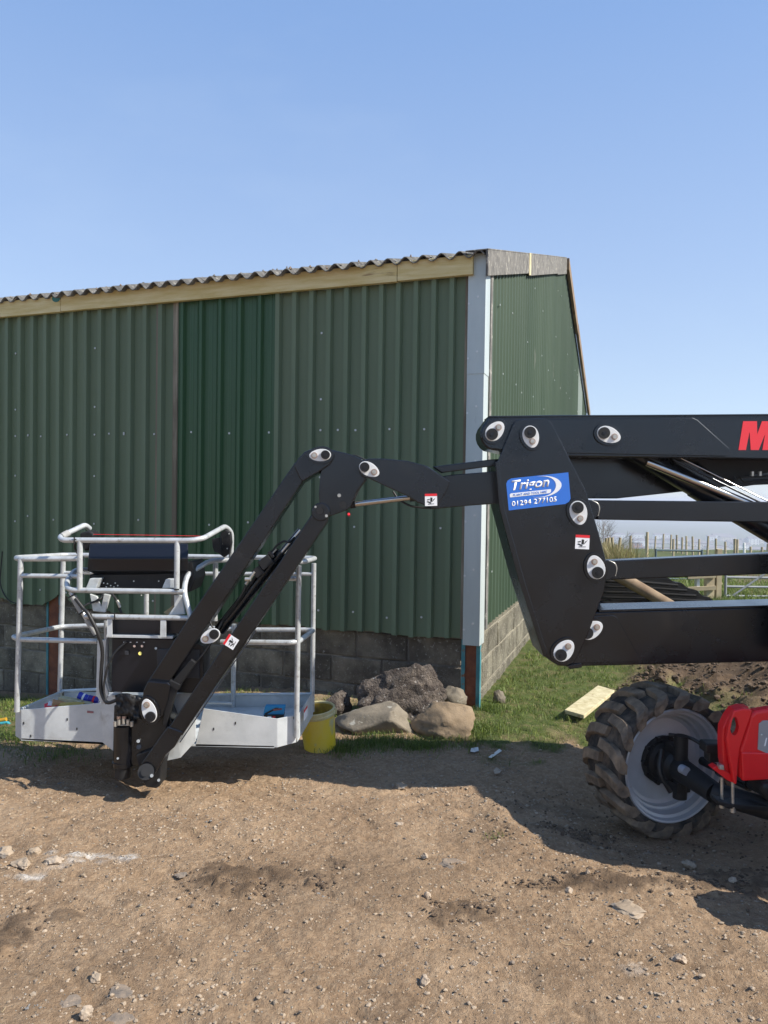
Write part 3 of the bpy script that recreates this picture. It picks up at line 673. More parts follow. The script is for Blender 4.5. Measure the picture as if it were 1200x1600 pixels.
m = MB(); m.cyl(W(552, 788, 4.12), W(644, 777, 4.12), .0155, CHROME, 20); m.cyl(W(640, 777.5, 4.12), W(672, 773, 4.12), .024, BLK, 20); m.cyl(W(547, 789, 4.12), W(555, 787.5, 4.12), .021, BLKM, 16); m.obj('jib_cylinder', jb)
m = MB(); m.tube([W(545, 712, 4.1), W(556, 711, 4.1), W(572, 719, 4.1)], .004, RUBBER, 6, .03); m.obj('hydraulic_hose', jb); m = MB(); m.tube([W(614, 768, 4.12), W(622, 780, 4.12), W(640, 791, 4.12), W(668, 794, 4.12), W(682, 792, 4.12)], .006, RUBBER, 6, .05); m.obj('hydraulic_hose', jb); m = MB()
m.tube([W(573, 748, 4.15), W(560, 765, 4.15), W(551, 787, 4.15)], .005, RUBBER, 6, .05); m.obj('hydraulic_hose', jb)
ep = [(506, 705), (519, 703), (545, 709), (566, 717), (573, 738), (570, 752), (558, 768), (548, 792), (540, 798), (512, 808), (505, 806), (499, 785), (498, 770), (501, 735)]
el = part('elbow_plate', ep, 4.045, .014); part('elbow_plate', ep, 4.175, .014, parent=el); part('elbow_core', [(512, 712), (545, 718), (560, 735), (545, 770), (530, 790), (512, 790), (508, 740)], 4.0595, .115, BLKM, el)
m = MB(); m.cyl(W(530, 774, 4.035), W(530, 774, 4.0445), .010, STEEL, 12); m.cyl(W(536, 789, 4.03), W(536, 789, 4.0445), .020, BLKM, 16); m.cyl(W(545, 803, 4.03), W(545, 805, 4.05), .007, REDS, 8); m.obj('elbow_pin', el)
# outer arm (box beam) with end fork, inner arm
ao = part('outer_arm', [(461, 722), (480, 742), (263, 1068), (230, 1066), (300, 957)], 4.06, .15)
part('arm_head', [(459, 727), (466, 716), (476, 706), (488, 701), (502, 700), (514, 703), (520, 710), (520, 718), (515, 726), (497, 738), (484, 745), (474, 752), (469, 749)], 4.028, .20, parent=ao)
pinplate((509, 711), (490, 712), 4.028, ao, L_=17, Wd=9.5, pr=7, ring=True)
part('arm_foot', [(230, 1066), (232, 1064), (262, 1067), (266, 1070), (262, 1095), (254, 1118), (247, 1127), (238, 1130), (228, 1127), (222, 1115), (222, 1095), (224, 1078)], 4.03, .20, parent=ao)
pinplate((237, 1118), (231, 1100), 4.03, ao, L_=19, Wd=11, pr=8, ring=True); pinplate((336, 990), (317, 1000), 4.06, ao, L_=16.5, Wd=10.5, pr=7.5, ring=False)
ai = part('inner_arm', [(484, 808), (492, 797), (513, 808), (512, 815), (284, 1150), (262, 1139)], 4.02, .13)
part('arm_head', arc(501, 800, 14.5, 0, 360, 20)[:-1], 4.008, .15, parent=ai)
m = MB(); m.cyl(W(500, 798, 3.993), W(500, 798, 4.008), .019, BLKM, 16); m.cyl(W(510, 806, 3.998), W(510, 806, 4.008), .008, STEEL, 10); m.cyl(W(493, 792, 3.998), W(493, 792, 4.008), .006, STEEL, 10); m.obj('head_pin', ai)
part('arm_fork', [(262, 1135), (286, 1144), (272, 1168), (258, 1180), (243, 1208), (235, 1219)]+arc(227, 1208, 11, 80, 200, 6)+[(221, 1192)], 4.012, .15, parent=ai)
m = MB(); m.cyl(W(228, 1206, 3.985), W(228, 1206, 4.02), .042, BLKM, 20); m.cyl(W(226, 1207, 3.972), W(226, 1207, 3.9849), .02, BLKM, 12); m.cyl(W(237, 1212, 3.98), W(237, 1212, 4.0), .009, STEEL, 10); m.obj('fork_pin', ai)
warn((361, 1003), 4.018, 18.5, 58, ai)
m = MB(); m.tube([W(281, 1160, 4.0), W(400, 985, 4.0)], .0035, GREYP, 6); m.obj('arm_edge_highlight', ai)  # thin grey tube standing in for the highlight along the arm's edge
# cylinder and hoses between the arms
m = MB(); m.cyl(W(343, 985, 4.16), W(440, 862, 4.16), .033, BLK, 20); m.cyl(W(436, 868, 4.16), W(470, 828, 4.16), .018, CHROME, 16); cyl2 = m.obj('arm_cylinder', lift)
m = MB(); m.box(W(416, 878, 4.1), (.07, .06, .055), BLKM, Matrix.Rotation(R(-38), 3, 'Y')); m.box(W(404, 893, 4.1), (.05, .05, .05), BLKM, Matrix.Rotation(R(-38), 3, 'Y')); m.box(W(424, 866, 4.1), (.02, .03, .04), BLK, Matrix.Rotation(R(-38), 3, 'Y'))
m.cyl(W(398, 893, 4.08), W(384, 913, 4.08), .009, STEEL, 8); m.cyl(W(392, 905, 4.07), W(383, 905, 4.07), .012, STEEL, 8); m.cyl(W(426, 864, 4.1), W(432, 858, 4.1), .005, STEEL, 8); m.obj('valve_block', cyl2, .003)
m = MB(); m.tube([W(410, 885, 4.1), W(432, 852, 4.1), W(444, 845, 4.1), W(452, 848, 4.1), W(460, 840, 4.13)], .006, RUBBER, 6, .03)
m.tube([W(385, 912, 4.1), W(375, 935, 4.1), W(350, 965, 4.12), W(340, 985, 4.1)], .006, RUBBER, 6, .05); m.tube([W(400, 900, 4.12), W(370, 945, 4.12), W(345, 975, 4.12)], .007, RUBBER, 6, .05)
m.tube([W(325, 960, 4.1), W(330, 978, 4.09), W(340, 988, 4.09), W(338, 1000, 4.1)], .005, RUBBER, 6, .03)
m.tube([W(334, 998, 4.09), W(318, 1022, 4.09), W(296, 1046, 4.09)], .007, RUBBER, 6, .03); m.obj('hydraulic_hose', cyl2)
m = MB(); m.pp([(298, 1030), (306, 1036), (279, 1075), (266, 1068)], 4.05, .03, BLKM); m.pp([(266, 1072), (276, 1078), (268, 1105), (260, 1140), (253, 1132), (257, 1108), (262, 1085)], 4.05, .03, BLKM)
m.pp([(265, 1062), (282, 1070), (277, 1080), (262, 1070)], 4.043, .045, BLKM); m.obj('hose_sleeve', cyl2, .004)
# knuckle with rotator
kn = part('knuckle', [(178, 1102), (210, 1100), (232, 1092), (262, 1110), (272, 1135), (262, 1150), (243, 1196), (222, 1200), (210, 1196), (180, 1194), (176, 1185), (177, 1135)], 4.075, .13)
part('knuckle_tip', [(212, 1180), (262, 1160), (252, 1200), (250, 1228), (244, 1232), (228, 1230), (220, 1214)], 4.05, .12, BLKM, kn)
m = MB(); m.cyl(W(193, 1190, 4.09), W(193, 1133, 4.09), .052, BLK, 24); m.cyl(W(192, 1214, 4.09), W(192, 1194, 4.09), .040, BLKM, 24); m.cyl(W(192, 1196, 4.09), W(192, 1189, 4.09), .056, BLK, 24); m.obj('rotator_drum', kn, .002)
m = MB()
for x, y in ((180, 1131), (186, 1128), (193, 1127), (200, 1128), (206, 1131)): m.cyl(W(x, y+4, 4.045), W(x, y-4, 4.045), .0095, STEEL, 8)
m.cyl(W(178, 1133, 4.05), W(208, 1133, 4.05), .004, STEEL, 6)
for x in (186, 194): m.cyl(W(x, 1123, 4.05), W(x, 1118.5, 4.05), .012, COPPER, 8)
m.obj('rotator_bolt_ring', kn)
m = MB(); m.cyl(W(216, 1158, 4.062), W(216, 1158, 4.0745), .009, STEEL, 10); m.cyl(W(217, 1167, 4.062), W(217, 1167, 4.0745), .013, BLKB, 12); m.cyl(W(184, 1185, 4.033), W(184, 1185, 4.045), .006, STEEL, 8); m.cyl(W(248, 1219, 4.03), W(248, 1219, 4.05), .008, STEEL, 8); m.obj('knuckle_bolt', kn)
# crumpled black cover over the rotator
m = MB(); vs = []; nx_, ny_ = 16, 9
for j in range(ny_):
    for i in range(nx_):
        px = 180+i*3.2+(j*.5); py = 1086+j*4.4-3*math.sin(i*.35)
        p = W(px, py, 4.03+.02*abs(i-7)/7+.035*noise.noise(Vector((i*.55, j*.8, 3)))); vs.append(p)
m.add(vs, [(j*nx_+i, j*nx_+i+1, (j+1)*nx_+i+1, (j+1)*nx_+i) for j in range(ny_-1) for i in range(nx_-1)], BLKM, True)
cv = m.obj('rotator_cover', kn); s_ = cv.modifiers.new('thickness', 'SOLIDIFY'); s_.thickness = .003
# ---------------- basket
FY, BY = 4.25, 4.80
bk_m = MB()
bk_m.prism([W(33, 1157, FY), W(160, 1163, FY), W(305, 1166, FY), W(428, 1169, FY), W(463, 1146, 4.42), W(488, 1108, BY), W(100, 1104, BY), W(26, 1132, 4.42)], (0, 0, .012), GALVP)
bk = bk_m.obj('basket_floor', lift)
def tb(pts, r=.0145, name='rail', mt=GALVT, fil=.06, n=12):
    m = MB(); m.tube([W(*p) for p in pts], r, mt, n, fil); return m.obj(name, bk)
def plate(name, pts, mt=GALVP, th=.004, bevel=0.0015):
    P = [W(*p) for p in pts]; nrm = (P[1]-P[0]).cross(P[-1]-P[0]).normalized()
    if nrm.y < 0: nrm = -nrm
    m = MB(); m.prism(P, nrm*th, mt); return m.obj(name, bk, bevel)
plate('toe_board', [(33, 1156, FY), (162, 1163, FY), (161, 1098, FY), (33, 1109, FY)])
plate('toe_board', [(24, 1150, FY+.07), (33, 1156, FY), (33, 1109, FY), (24, 1107, FY+.07)])
plate('toe_board', [(305, 1166, FY), (433, 1168, FY), (433, 1123, FY), (318, 1107, FY)])
plate('toe_board', [(433, 1168, FY), (463, 1160, FY+.04), (463, 1117, FY+.04), (433, 1123, FY)])
plate('toe_board', [(465, 1159, FY+.05), (489, 1118, BY), (489, 1080, BY), (465, 1119, FY+.05)])
plate('toe_board', [(100, 1104, BY), (488, 1110, BY), (487, 1085, BY), (100, 1081, BY)])
plate('toe_board', [(25, 1150, FY+.08), (97, 1106, BY), (97, 1081, BY), (25, 1108, FY+.08)])
for a, b in (((97, 1079.5, BY-.01), (160, 1076.5, BY-.01)), ((300, 1086, BY-.01), (487, 1084, BY-.01)), ((97, 1080.5, BY-.01), (33, 1108, FY+.02)), ((300, 1097, 4.6), (362, 1099, 4.6))):
    tb([a, b], .009, 'toe_edge', GALVP, 0, 8)
# mounting plates at the centre
plate('mount_plate', [(158, 1098, FY-.01), (182, 1078, FY-.02), (205, 1090, FY-.03), (180, 1176, FY-.03), (160, 1160, FY-.01)])
plate('mount_plate', [(255, 1190, FY-.04), (282, 1184, FY-.04), (306, 1158, FY-.02), (306, 1082, FY-.01), (270, 1084, FY-.02)])
plate('mount_plate', [(160, 1088, FY-.0), (305, 1086, FY-.0), (305, 1098, FY-.0), (160, 1100, FY-.0)])
plate('mount_upright', [(152, 1000, FY-.02), (166, 1000, FY-.02), (162, 1060, FY-.02), (170, 1085, FY-.02), (158, 1100, FY-.02), (150, 1085, FY-.02)], th=.01)
tb([(166, 970, FY), (167, 1065, FY), (172, 1080, FY)], .013); tb([(306, 1000, FY+.1), (306, 1084, FY+.1)], .013); tb([(176, 1086, FY-.03), (224, 1089, FY-.03)], .008, 'cross_bar')
# posts and rails
tb([(32.5, 874, FY), (26.5, 1112, FY)], .0152, 'post'); tb([(99, 874, BY), (93.5, 1083, BY)], .0152, 'post'); tb([(467, 884, FY+.02), (463, 1152, FY+.02)], .0152, 'post'); tb([(490.5, 880, BY), (487.5, 1112, BY)], .0152, 'post')
tb([(366, 975, BY), (364, 1112, BY-.02)], .0152, 'post'); tb([(229, 900, BY), (228, 1080, BY)], .0152, 'post'); tb([(337, 880, 4.5), (336, 970, 4.5)], .0152, 'post')
tb([(130, 873, FY), (30, 873.5, FY), (24, 871.5, FY+.06), (100, 867, BY), (300, 869.5, BY), (494, 872, BY), (474, 878, 4.35), (405, 878, 4.32)], .0150, fil=.07)
tb([(33, 899.5, FY), (130, 900.5, FY)], .013, fil=0); tb([(405, 905, FY+.05), (466, 904, FY+.02)], .013, fil=0); tb([(100, 895, BY), (300, 896, BY), (488, 897, BY)], .012, fil=0)
tb([(152, 1002, FY), (30, 999, FY), (20, 995, FY+.03), (95, 979, BY), (165, 977, BY)], .0148); tb([(345, 1003, 4.3), (455, 1004, FY), (467, 1002, FY+.03), (491, 984, BY), (380, 984, BY)], .0148)
tb([(165, 977, BY), (380, 983, BY)], .014, fil=0)
# control console guard
tb([(140, 826, 4.40), (133, 820, 4.36), (93, 839, 4.16), (98, 844, 4.13), (300, 844.5, 4.13), (318, 841, 4.16), (352, 822, 4.45), (362, 832, 4.5), (361, 872, 4.5), (357, 882, 4.5)], .0148, 'guard_rail')
tb([(140, 891, 4.40), (118, 890, 4.34), (104, 908, 4.2), (106, 922, 4.13), (288, 924.5, 4.13), (286, 924, 4.13)], .0148, 'guard_rail')
tb([(362, 875, 4.5), (328, 876, 4.46), (292, 898, 4.2), (287, 924, 4.13), (299, 967, 4.1)], .0148, 'guard_rail')
tb([(133, 963, 4.12), (300, 966, 4.12)], .0148, 'guard_rail', fil=0); tb([(110, 925, 4.14), (150, 992, 4.14)], .012, 'guard_rail', fil=0)
tb([(125, 845, 4.13), (124.5, 923, 4.13)], .015, 'guard_post', fil=0); tb([(277, 845, 4.13), (276, 923, 4.13)], .015, 'guard_post', fil=0)
FOAM = mat('grey_foam', (.26, .26, .25), (.33, .33, .31), .8, scale=20)
tb([(114, 932, 4.14), (129, 957, 4.14)], .019, 'foam_sleeve', FOAM, 0); tb([(136, 968, 4.14), (151, 991, 4.14)], .017, 'foam_sleeve', FOAM, 0); tb([(97, 838, 4.17), (107, 832.5, 4.2)], .019, 'foam_sleeve', FOAM, 0)
def flatp(name, pts, Y_, d, mt, bevel=.003): m = MB(); m.pp(pts, Y_, d, mt); return m.obj(name, bk, bevel)
flatp('console_bracket', [(140, 904), (156, 904), (150, 919), (134, 919)], 4.16, .06, GALVP); flatp('console_bracket', [(259, 905), (272, 905), (272, 919), (253, 919)], 4.16, .06, GALVP)
flatp('console_bracket', [(140, 928), (151, 932), (158, 948), (162, 928), (172, 930), (164, 957), (145, 955)], 4.17, .02, GALVP); flatp('console_bracket', [(272, 930), (284, 930), (289, 960), (262, 962), (272, 948)], 4.17, .02, GALVP)
flatp('console_bracket', [(255, 957), (276, 942), (278, 946), (262, 962)], 4.2, .02, STRAW)
flatp('hanger', [(167, 968), (175, 968), (175.5, 995), (167, 995)], 4.11, .004, GALVP, .001); flatp('hanger', [(250.5, 969), (259.5, 969), (259.5, 996), (250, 996)], 4.11, .004, GALVP, .001)
flatp('shelf', [(166, 992), (270, 994), (270, 998), (166, 996)], 4.13, .2, GALVP, .001)
# console hood: faceted
m = MB()
sec = [(848, 4.30), (850, 4.24), (873, 4.17), (892, 4.19), (898, 4.26)]
xa = [(142, 294), (140, 294), (138, 294), (136, 294), (150, 294)]
vs = []
for (y, yy), (a, b) in zip(sec, xa): vs += [W(a, y, yy), W(b, y, yy)]
vs += [W(142, 848, 4.5), W(294, 848, 4.5), W(150, 898, 4.5), W(294, 898, 4.5)]
fs = [(2*i, 2*i+1, 2*i+3, 2*i+2) for i in range(4)]+[(10, 11, 1, 0), (8, 9, 13, 12), (10, 0, 2, 4, 6, 8, 12), (1, 11, 13, 9, 7, 5, 3), (11, 10, 12, 13)]
m.add(vs, fs, BLKB); m.obj('console_hood', bk, .004, merge=True)
m = MB()
for k_ in range(9):
    for j_ in range(3):
        if random.random() < .8: x = 181+k_*6; y = 863.6+j_*2.6; m.add([W(x, y+1.5, 4.198-.0012*j_-.002), W(x+random.uniform(3, 5.4), y+1.5, 4.198-.0012*j_-.002), W(x+5, y, 4.2-.0012*j_-.002), W(x, y, 4.2-.0012*j_-.002)], [(0, 1, 2, 3)], GREYP)
lab = m.obj('worn_label', bk); lab['label'] = 'worn illegible grey label'
flatp('console_base', [(140, 898), (294, 896), (294, 925), (150, 930), (140, 912)], 4.24, .22, BLKM)
flatp('console_side', [(285, 880), (300, 878), (305, 905), (297, 925), (285, 926)], 4.22, .25, BLKM)
for x, y in ((162, 911), (168, 912), (173, 915), (180, 911), (184, 915), (209, 908), (248, 908), (221, 930), (178, 917), (166, 917)): m = MB(); m.cyl(W(x, y, 4.232), W(x, y, 4.2395), .004, STEEL, 8); m.obj('console_bolt', bk)
flatp('battery_tray', [(175, 968), (300, 970), (300, 990), (175, 992)], 4.16, .15, BLKB)
cab = flatp('control_cabinet', [(175, 998), (290, 999), (318, 1010), (318, 1083), (174, 1081)], 4.16, .16, BLKB)
flatp('cabinet_door', [(245, 1017), (248, 1014), (312, 1015), (312, 1060), (246, 1058)], 4.152, .009, GREYP)
m = MB(); m.cyl(W(219, 1021, 4.148), W(219, 1021, 4.1595), .010, mat('yellow_button', (.7, .6, .15)), 12); m.obj('button', bk)
m = MB(); m.cyl(W(210, 1009.5, 4.145), W(210, 1009.5, 4.1595), .007, COPPER, 10); m.cyl(W(222, 1009.5, 4.145), W(222, 1009.5, 4.1595), .007, COPPER, 10); m.cyl(W(243.5, 1013, 4.15), W(243.5, 1013, 4.1595), .007, STEEL, 10); m.box(W(198, 1020, 4.15), (.016, .012, .02), GREYP); m.obj('cabinet_switch', bk)
m = MB()
for x in (194, 204, 214, 225): m.box(W(x, 1003.5, 4.157), (.008, .004, .004), WHITES)
m.obj('switch_caption', bk)
# round end caps of the console / foot switch boxes
m = MB(); m.pp([(345, 832), (352, 828), (359, 832), (361, 848), (358, 865), (350, 871), (343, 866), (341, 850)], 4.42, .05, BLKM); m.pp([(331, 842), (344, 840), (345, 866), (335, 862), (332, 855)], 4.36, .1, BLKM)
for x, y in ((347, 850), (358, 834), (355, 857)): m.cyl(W(x, y, 4.412), W(x, y, 4.4195), .004, STEEL, 8)
m.obj('side_lamp_box', bk, .006)
m = MB(); m.pp([(124, 833), (140, 829), (147, 835), (146, 845), (140, 858), (132, 862), (126, 850)], 4.30, .1, BLKM); m.obj('side_lamp_box', bk, .01)
tb([(146, 835, 4.28), (240, 836.3, 4.28), (332, 838, 4.36)], .0013, 'trip_cord', REDS, 0, 6)
# black cables
tb([(118, 935, 4.12), (131, 952, 4.11), (137, 957, 4.1), (152, 985, 4.1), (161, 1015, 4.12), (158, 1050, 4.12), (157, 1080, 4.12), (166, 1100, 4.1), (185, 1093, 4.06)], .010, 'control_cable', RUBBER, .05)
tb([(197, 1003, 4.14), (180, 1018, 4.12), (168, 1040, 4.11), (161, 1075, 4.11), (166, 1100, 4.10)], .006, 'control_cable', RUBBER, .05)
tb([(175, 928, 4.2), (183, 938, 4.18), (186, 950, 4.18), (190, 958, 4.18)], .007, 'control_cable', RUBBER, .03); tb([(170, 928, 4.2), (155, 938, 4.17), (138, 943, 4.14), (131, 947, 4.13)], .006, 'control_cable', RUBBER, .03); tb([(165, 920, 4.2), (160, 933, 4.18), (150, 940, 4.16)], .008, 'control_cable', RUBBER, .03)
tb([(183, 938, 4.175), (188, 949, 4.175)], .009, 'cable_gland', STEEL, 0, 8); tb([(119, 842, 4.12), (116, 855, 4.13), (121, 865, 4.2), (128, 868, 4.28)], .006, 'control_cable', RUBBER, .03)
for (x, y, dx, dy, Yt) in ((116, 844, 0, 5, 4.13), (143, 962, 2, 5.5, 4.12), (179, 963, 0, 5.5, 4.12), (112, 931, 5, -3, 4.14), (128, 957, 5, -3, 4.14), (151, 992, 5, -3, 4.14), (276, 921, 4, 0, 4.13)):
    tb([(x-dx, y-dy, Yt-.019), (x+dx, y+dy, Yt-.019)], .004, 'cable_tie', RUBBER, 0, 6)
plate('notice', [(475, 1126, 4.40), (480, 1118, 4.49), (480, 1106, 4.49), (475, 1114, 4.40)], WHITES, -.002, 0); plate('notice', [(475, 1113.5, 4.398), (480, 1105.5, 4.488), (480, 1102, 4.488), (475, 1110, 4.398)], REDS, -.002, 0)
plate('notice', [(136, 1114, FY-.003), (146, 1114.5, FY-.003), (146, 1111.5, FY-.003), (136, 1110.5, FY-.003)], mat('grey_print', (.3, .12, .12)), .001, 0)
m = MB()
for px_, py_ in ((37, 1130), (105, 1124), (120, 1139), (48, 1150), (368, 1130), (334, 1139), (459, 1122)): m.box(W(px_, py_, FY-.0015 if px_ != 459 else FY+.03), (.006, .002, .014), BLACKP)
m.obj('drain_slot', bk)

# ---------------- chassis, wheel
YAW = math.atan2(-.955, .29); AX = Vector((math.cos(YAW), math.sin(YAW), 0)); MY = Matrix.Translation(W(1055, 1197, 3.88)-AX*.13) @ Matrix.Rotation(YAW, 4, 'Z')
WC = MY.translation.copy(); AX = Vector((math.cos(YAW), math.sin(YAW), 0)); FW = Vector((.93, .36, 0)).normalized(); AX0 = Vector((.36, -.93, 0)).normalized()
TR, HW = .348, .155
m = MB()
m.lathe([(.105, .292), (.128, .297), (.134, .291), (.130, .283), (.108, .276), (.102, .262), (.062, .256), (.055, .250), (.052, .240), (.028, .232), (.020, .215), (.020, .10), (.02, .0)], RIMM, MY, 48)
m.lathe([(-.14, .29), (-.12, .26), (-.05, .24), (-.05, .0)], RIMM, MY, 32)
wh = m.obj('wheel', lift, loc=WC)
m = MB(); m.lathe([(.10, .285), (.131, .300), (.150, .318), (.152, .335), (.146, .345), (.125, .346), (.06, TR+.003), (0, TR+.005), (-.06, TR+.003), (-.125, .346), (-.15, .34), (-.15, .315), (-.12, .285)], TYRE, MY, 64); m.obj('tyre', wh, loc=WC)
def lug(side):
    m = MB(); pts = []; N_ = 7; vs = []
    # centre line: from the sidewall across the shoulder, then kinked towards the middle
    path = [(.154, .14, .332, .022), (.157, .10, .350, .026), (.152, .03, TR+.020, .029), (.130, -.045, TR+.031, .027), (.085, -.088, TR+.033, .024), (-.012, -.115, TR+.033, .022)]
    for (x, a, r, hw) in path:
        for da, rr in ((-hw/TR*1.25, r-.03), (-hw/TR, r), (hw/TR, r), (hw/TR*1.25, r-.03)):
            vs.append(Vector((side*x, rr*math.cos(a+da), rr*math.sin(a+da))))
    n = len(path); fs = []
    for i in range(n-1):
        for j in range(3): q = (i*4+j, i*4+j+1, i*4+j+5, i*4+j+4); fs.append(q if side < 0 else q[::-1])
    fs += [(0, 1, 2, 3), (n*4-1, n*4-2, n*4-3, n*4-4)]
    m.add(vs, fs, LUGM); return m
NL = 17
for side in (1, -1):
    base = lug(side).obj('tread_lug', wh, loc=(0, 0, 0), merge=True)
    for k_ in range(NL):
        a = 2*math.pi*(k_+(.5 if side < 0 else 0))/NL
        if k_ == 0: base.location = WC; base.rotation_euler = (a, 0, YAW); o = base
        else: o = share(base, 'tread_lug', WC, (a, 0, YAW), wh)
        b_ = o.modifiers.new('bevel', 'BEVEL'); b_.width = .0025; b_.segments = 1; b_.limit_method = 'ANGLE'
m = MB(); m.lathe([(.018, .125), (.035, .125), (.04, .11), (.06, .105), (.07, .085), (.14, .08), (.16, .06), (.17, 0)], BLKM, MY, 32)
for k_ in range(10):
    a = k_*math.pi/5; m.cyl(MY @ Vector((0, .115*math.cos(a), .115*math.sin(a))), MY @ Vector((.052, .12*math.cos(a), .12*math.sin(a))), .012, BLKM, 6)
for k_ in range(12):
    a = k_*math.pi/6+.2; m.cyl(MY @ Vector((.03, .105*math.cos(a), .105*math.sin(a))), MY @ Vector((.05, .105*math.cos(a), .105*math.sin(a))), .009, BLKM, 6)
m.obj('hub', wh)
m = MB(); m.box(MY @ Vector((.13, 0, .09)), (.08, .07, .05), BLKM, MY.to_3x3()); m.box(MY @ Vector((.16, 0, -.09)), (.08, .08, .05), BLKM, MY.to_3x3())
m.cyl(MY @ Vector((.17, 0, .17)), MY @ Vector((.17, 0, -.15)), .035, BLKM, 16); m.tube([MY @ Vector((.15, -.1, .1)), MY @ Vector((.18, -.14, .0)), MY @ Vector((.2, -.08, -.1))], .012, RUBBER, 8, .05)
m.tube([MY @ Vector((.10, -.02, .155)), MY @ Vector((.18, .06, .16)), MY @ Vector((.3, .1, .1))], .010, RUBBER, 8, .05); m.obj('steering_knuckle', wh, .006)
m = MB(); Q = MY @ Vector((.16, 0, -.0)); E = MY @ Vector((1.55, .6, -.04)); m.cyl(Q, MY @ Vector((.42, 0, -.03)), .06, BLKM, 20, .05); m.cyl(MY @ Vector((.42, 0, -.03)), E, .05, BLKM, 20); m.lathe([(1.0, .06), (1.04, .11), (1.2, .11), (1.24, .06)], BLKM, MY, 20)
m.cyl(MY @ Vector((.17, .13, .03)), MY @ Vector((1.5, .13, .03)), .022, BLKM, 12); m.cyl(MY @ Vector((.3, .13, .03)), MY @ Vector((.5, .13, .03)), .034, BLK, 12); m.obj('axle', lift)
m = MB(); m.cyl(MY @ Vector((.24, -.05, .03)), MY @ Vector((.28, -.05, .03)), .022, mat('bottle_grey', (.3, .32, .36), None, .3), 16); m.obj('fluid_cap', lift)
m = MB(); m.box(W(1112, 1166, 3.55), (.09, .08, .045), BLKM); m.box(W(1113, 1180, 3.56), (.06, .06, .05), BLKM); m.obj('bump_stop', lift, .008)
# red chassis nose (lifting eye bracket, cover, clamp)
YC = 3.38
nose = part('chassis_bracket', [(1147, 1111), (1163, 1107), (1176, 1109), (1174, 1117), (1166, 1140), (1156, 1170), (1153, 1200), (1151.5, 1226), (1147, 1225), (1141, 1190), (1136, 1155), (1139, 1134)], YC, .03, REDP, bevel=.006)
# the bracket's eye
bm = bmesh.new(); bm.from_mesh(nose.data); bm.free()
hm = MB(); k0 = [(1156+7*math.cos(t)*(.8 if math.sin(t) > 0 else 1)-2.2*math.sin(t)*-1*.4, 1140-15*math.sin(t)) for t in np.linspace(0, 2*math.pi, 19)[:-1]]
hm.pp(k0, YC-.003, .003, BLKB); 
cut = MB(); cut.pp(k0, YC-.05, .14, REDP); co = cut.obj('lifting_eye', lift)
bo = nose.modifiers.new('eye', 'BOOLEAN'); bo.object = co; bo.operation = 'DIFFERENCE'; bo.solver = 'EXACT'
dg = bpy.context.evaluated_depsgraph_get(); dg.update()
nm = bpy.data.meshes.new_from_object(nose.evaluated_get(dg)); nose.modifiers.clear(); nose.data = nm
bpy.data.objects.remove(co)
part('chassis_side', [(1147, 1108), (1160, 1104.5), (1172, 1105), (1160, 1112), (1145, 1120), (1137, 1150), (1139, 1195), (1146, 1222), (1137, 1218), (1130, 1190), (1129, 1160), (1130, 1137), (1138, 1120)], YC+.035, .06, REDP, bevel=.006)
cv_ = MB()   # main red cover, runs off to the right
top = [(1176, 1110), (1200, 1106), (1300, 1100)]; 
cv_.pp([(1172, 1118), (1181, 1111), (1205, 1107), (1420, 1100), (1420, 1225), (1215, 1217), (1170, 1220), (1156, 1218), (1155, 1172), (1160, 1160), (1168, 1135)], YC+.01, .06, REDP); cov = cv_.obj('chassis_cover', lift, .015, seg=3)
part('cover_lip', [(1158, 1175), (1420, 1180), (1420, 1226), (1215, 1218), (1160, 1221)], YC+.004, .03, REDP, parent=cov, bevel=.008)
pl = part('data_plate', [(1186, 1131), (1192, 1126), (1240, 1124), (1240, 1185), (1200, 1178), (1184, 1171)], YC+.006, .004, mat('plate_grey', (.30, .30, .31), None, .4), parent=cov, bevel=.001)
m = MB(); m.cyl(W(1190, 1148, YC), W(1190, 1148, YC+.0058), .004, STEEL, 8); m.pp([(1197, 1153), (1199, 1153), (1196, 1166), (1194, 1166)], YC+.003, .0028, WHITES); m.obj('plate_mark', cov)
part('foot_plate', [(1113, 1201), (1120, 1197), (1145, 1212), (1150, 1226), (1136, 1219)], YC+.02, .05, REDP, bevel=.003)
m = MB()
for x, y0, y1, yy in ((1128, 1215, 1262, YC+.05), (1145, 1222, 1269, YC+.02)):
    m.cyl(W(x, y0, yy), W(x, y1-8, yy), .0075, STEEL, 10); m.cyl(W(x, y1-9, yy), W(x, y1, yy), .0125, STEEL, 6)
m.obj('clamp_bolt', lift)
part('clamp_bar', [(1120, 1250), (1140, 1256), (1260, 1264), (1260, 1272), (1140, 1264), (1121, 1257)], YC+.01, .08, BLKM, bevel=.004)
part('mount_block', [(1124, 1196), (1131, 1196), (1132, 1203), (1125, 1203)], YC, .03, STEEL, bevel=.002)
part('hydraulic_motor', [(1192, 1224), (1300, 1224), (1310, 1262), (1215, 1262), (1200, 1252), (1190, 1240)], YC-.02, .15, BLKM, bevel=.02)
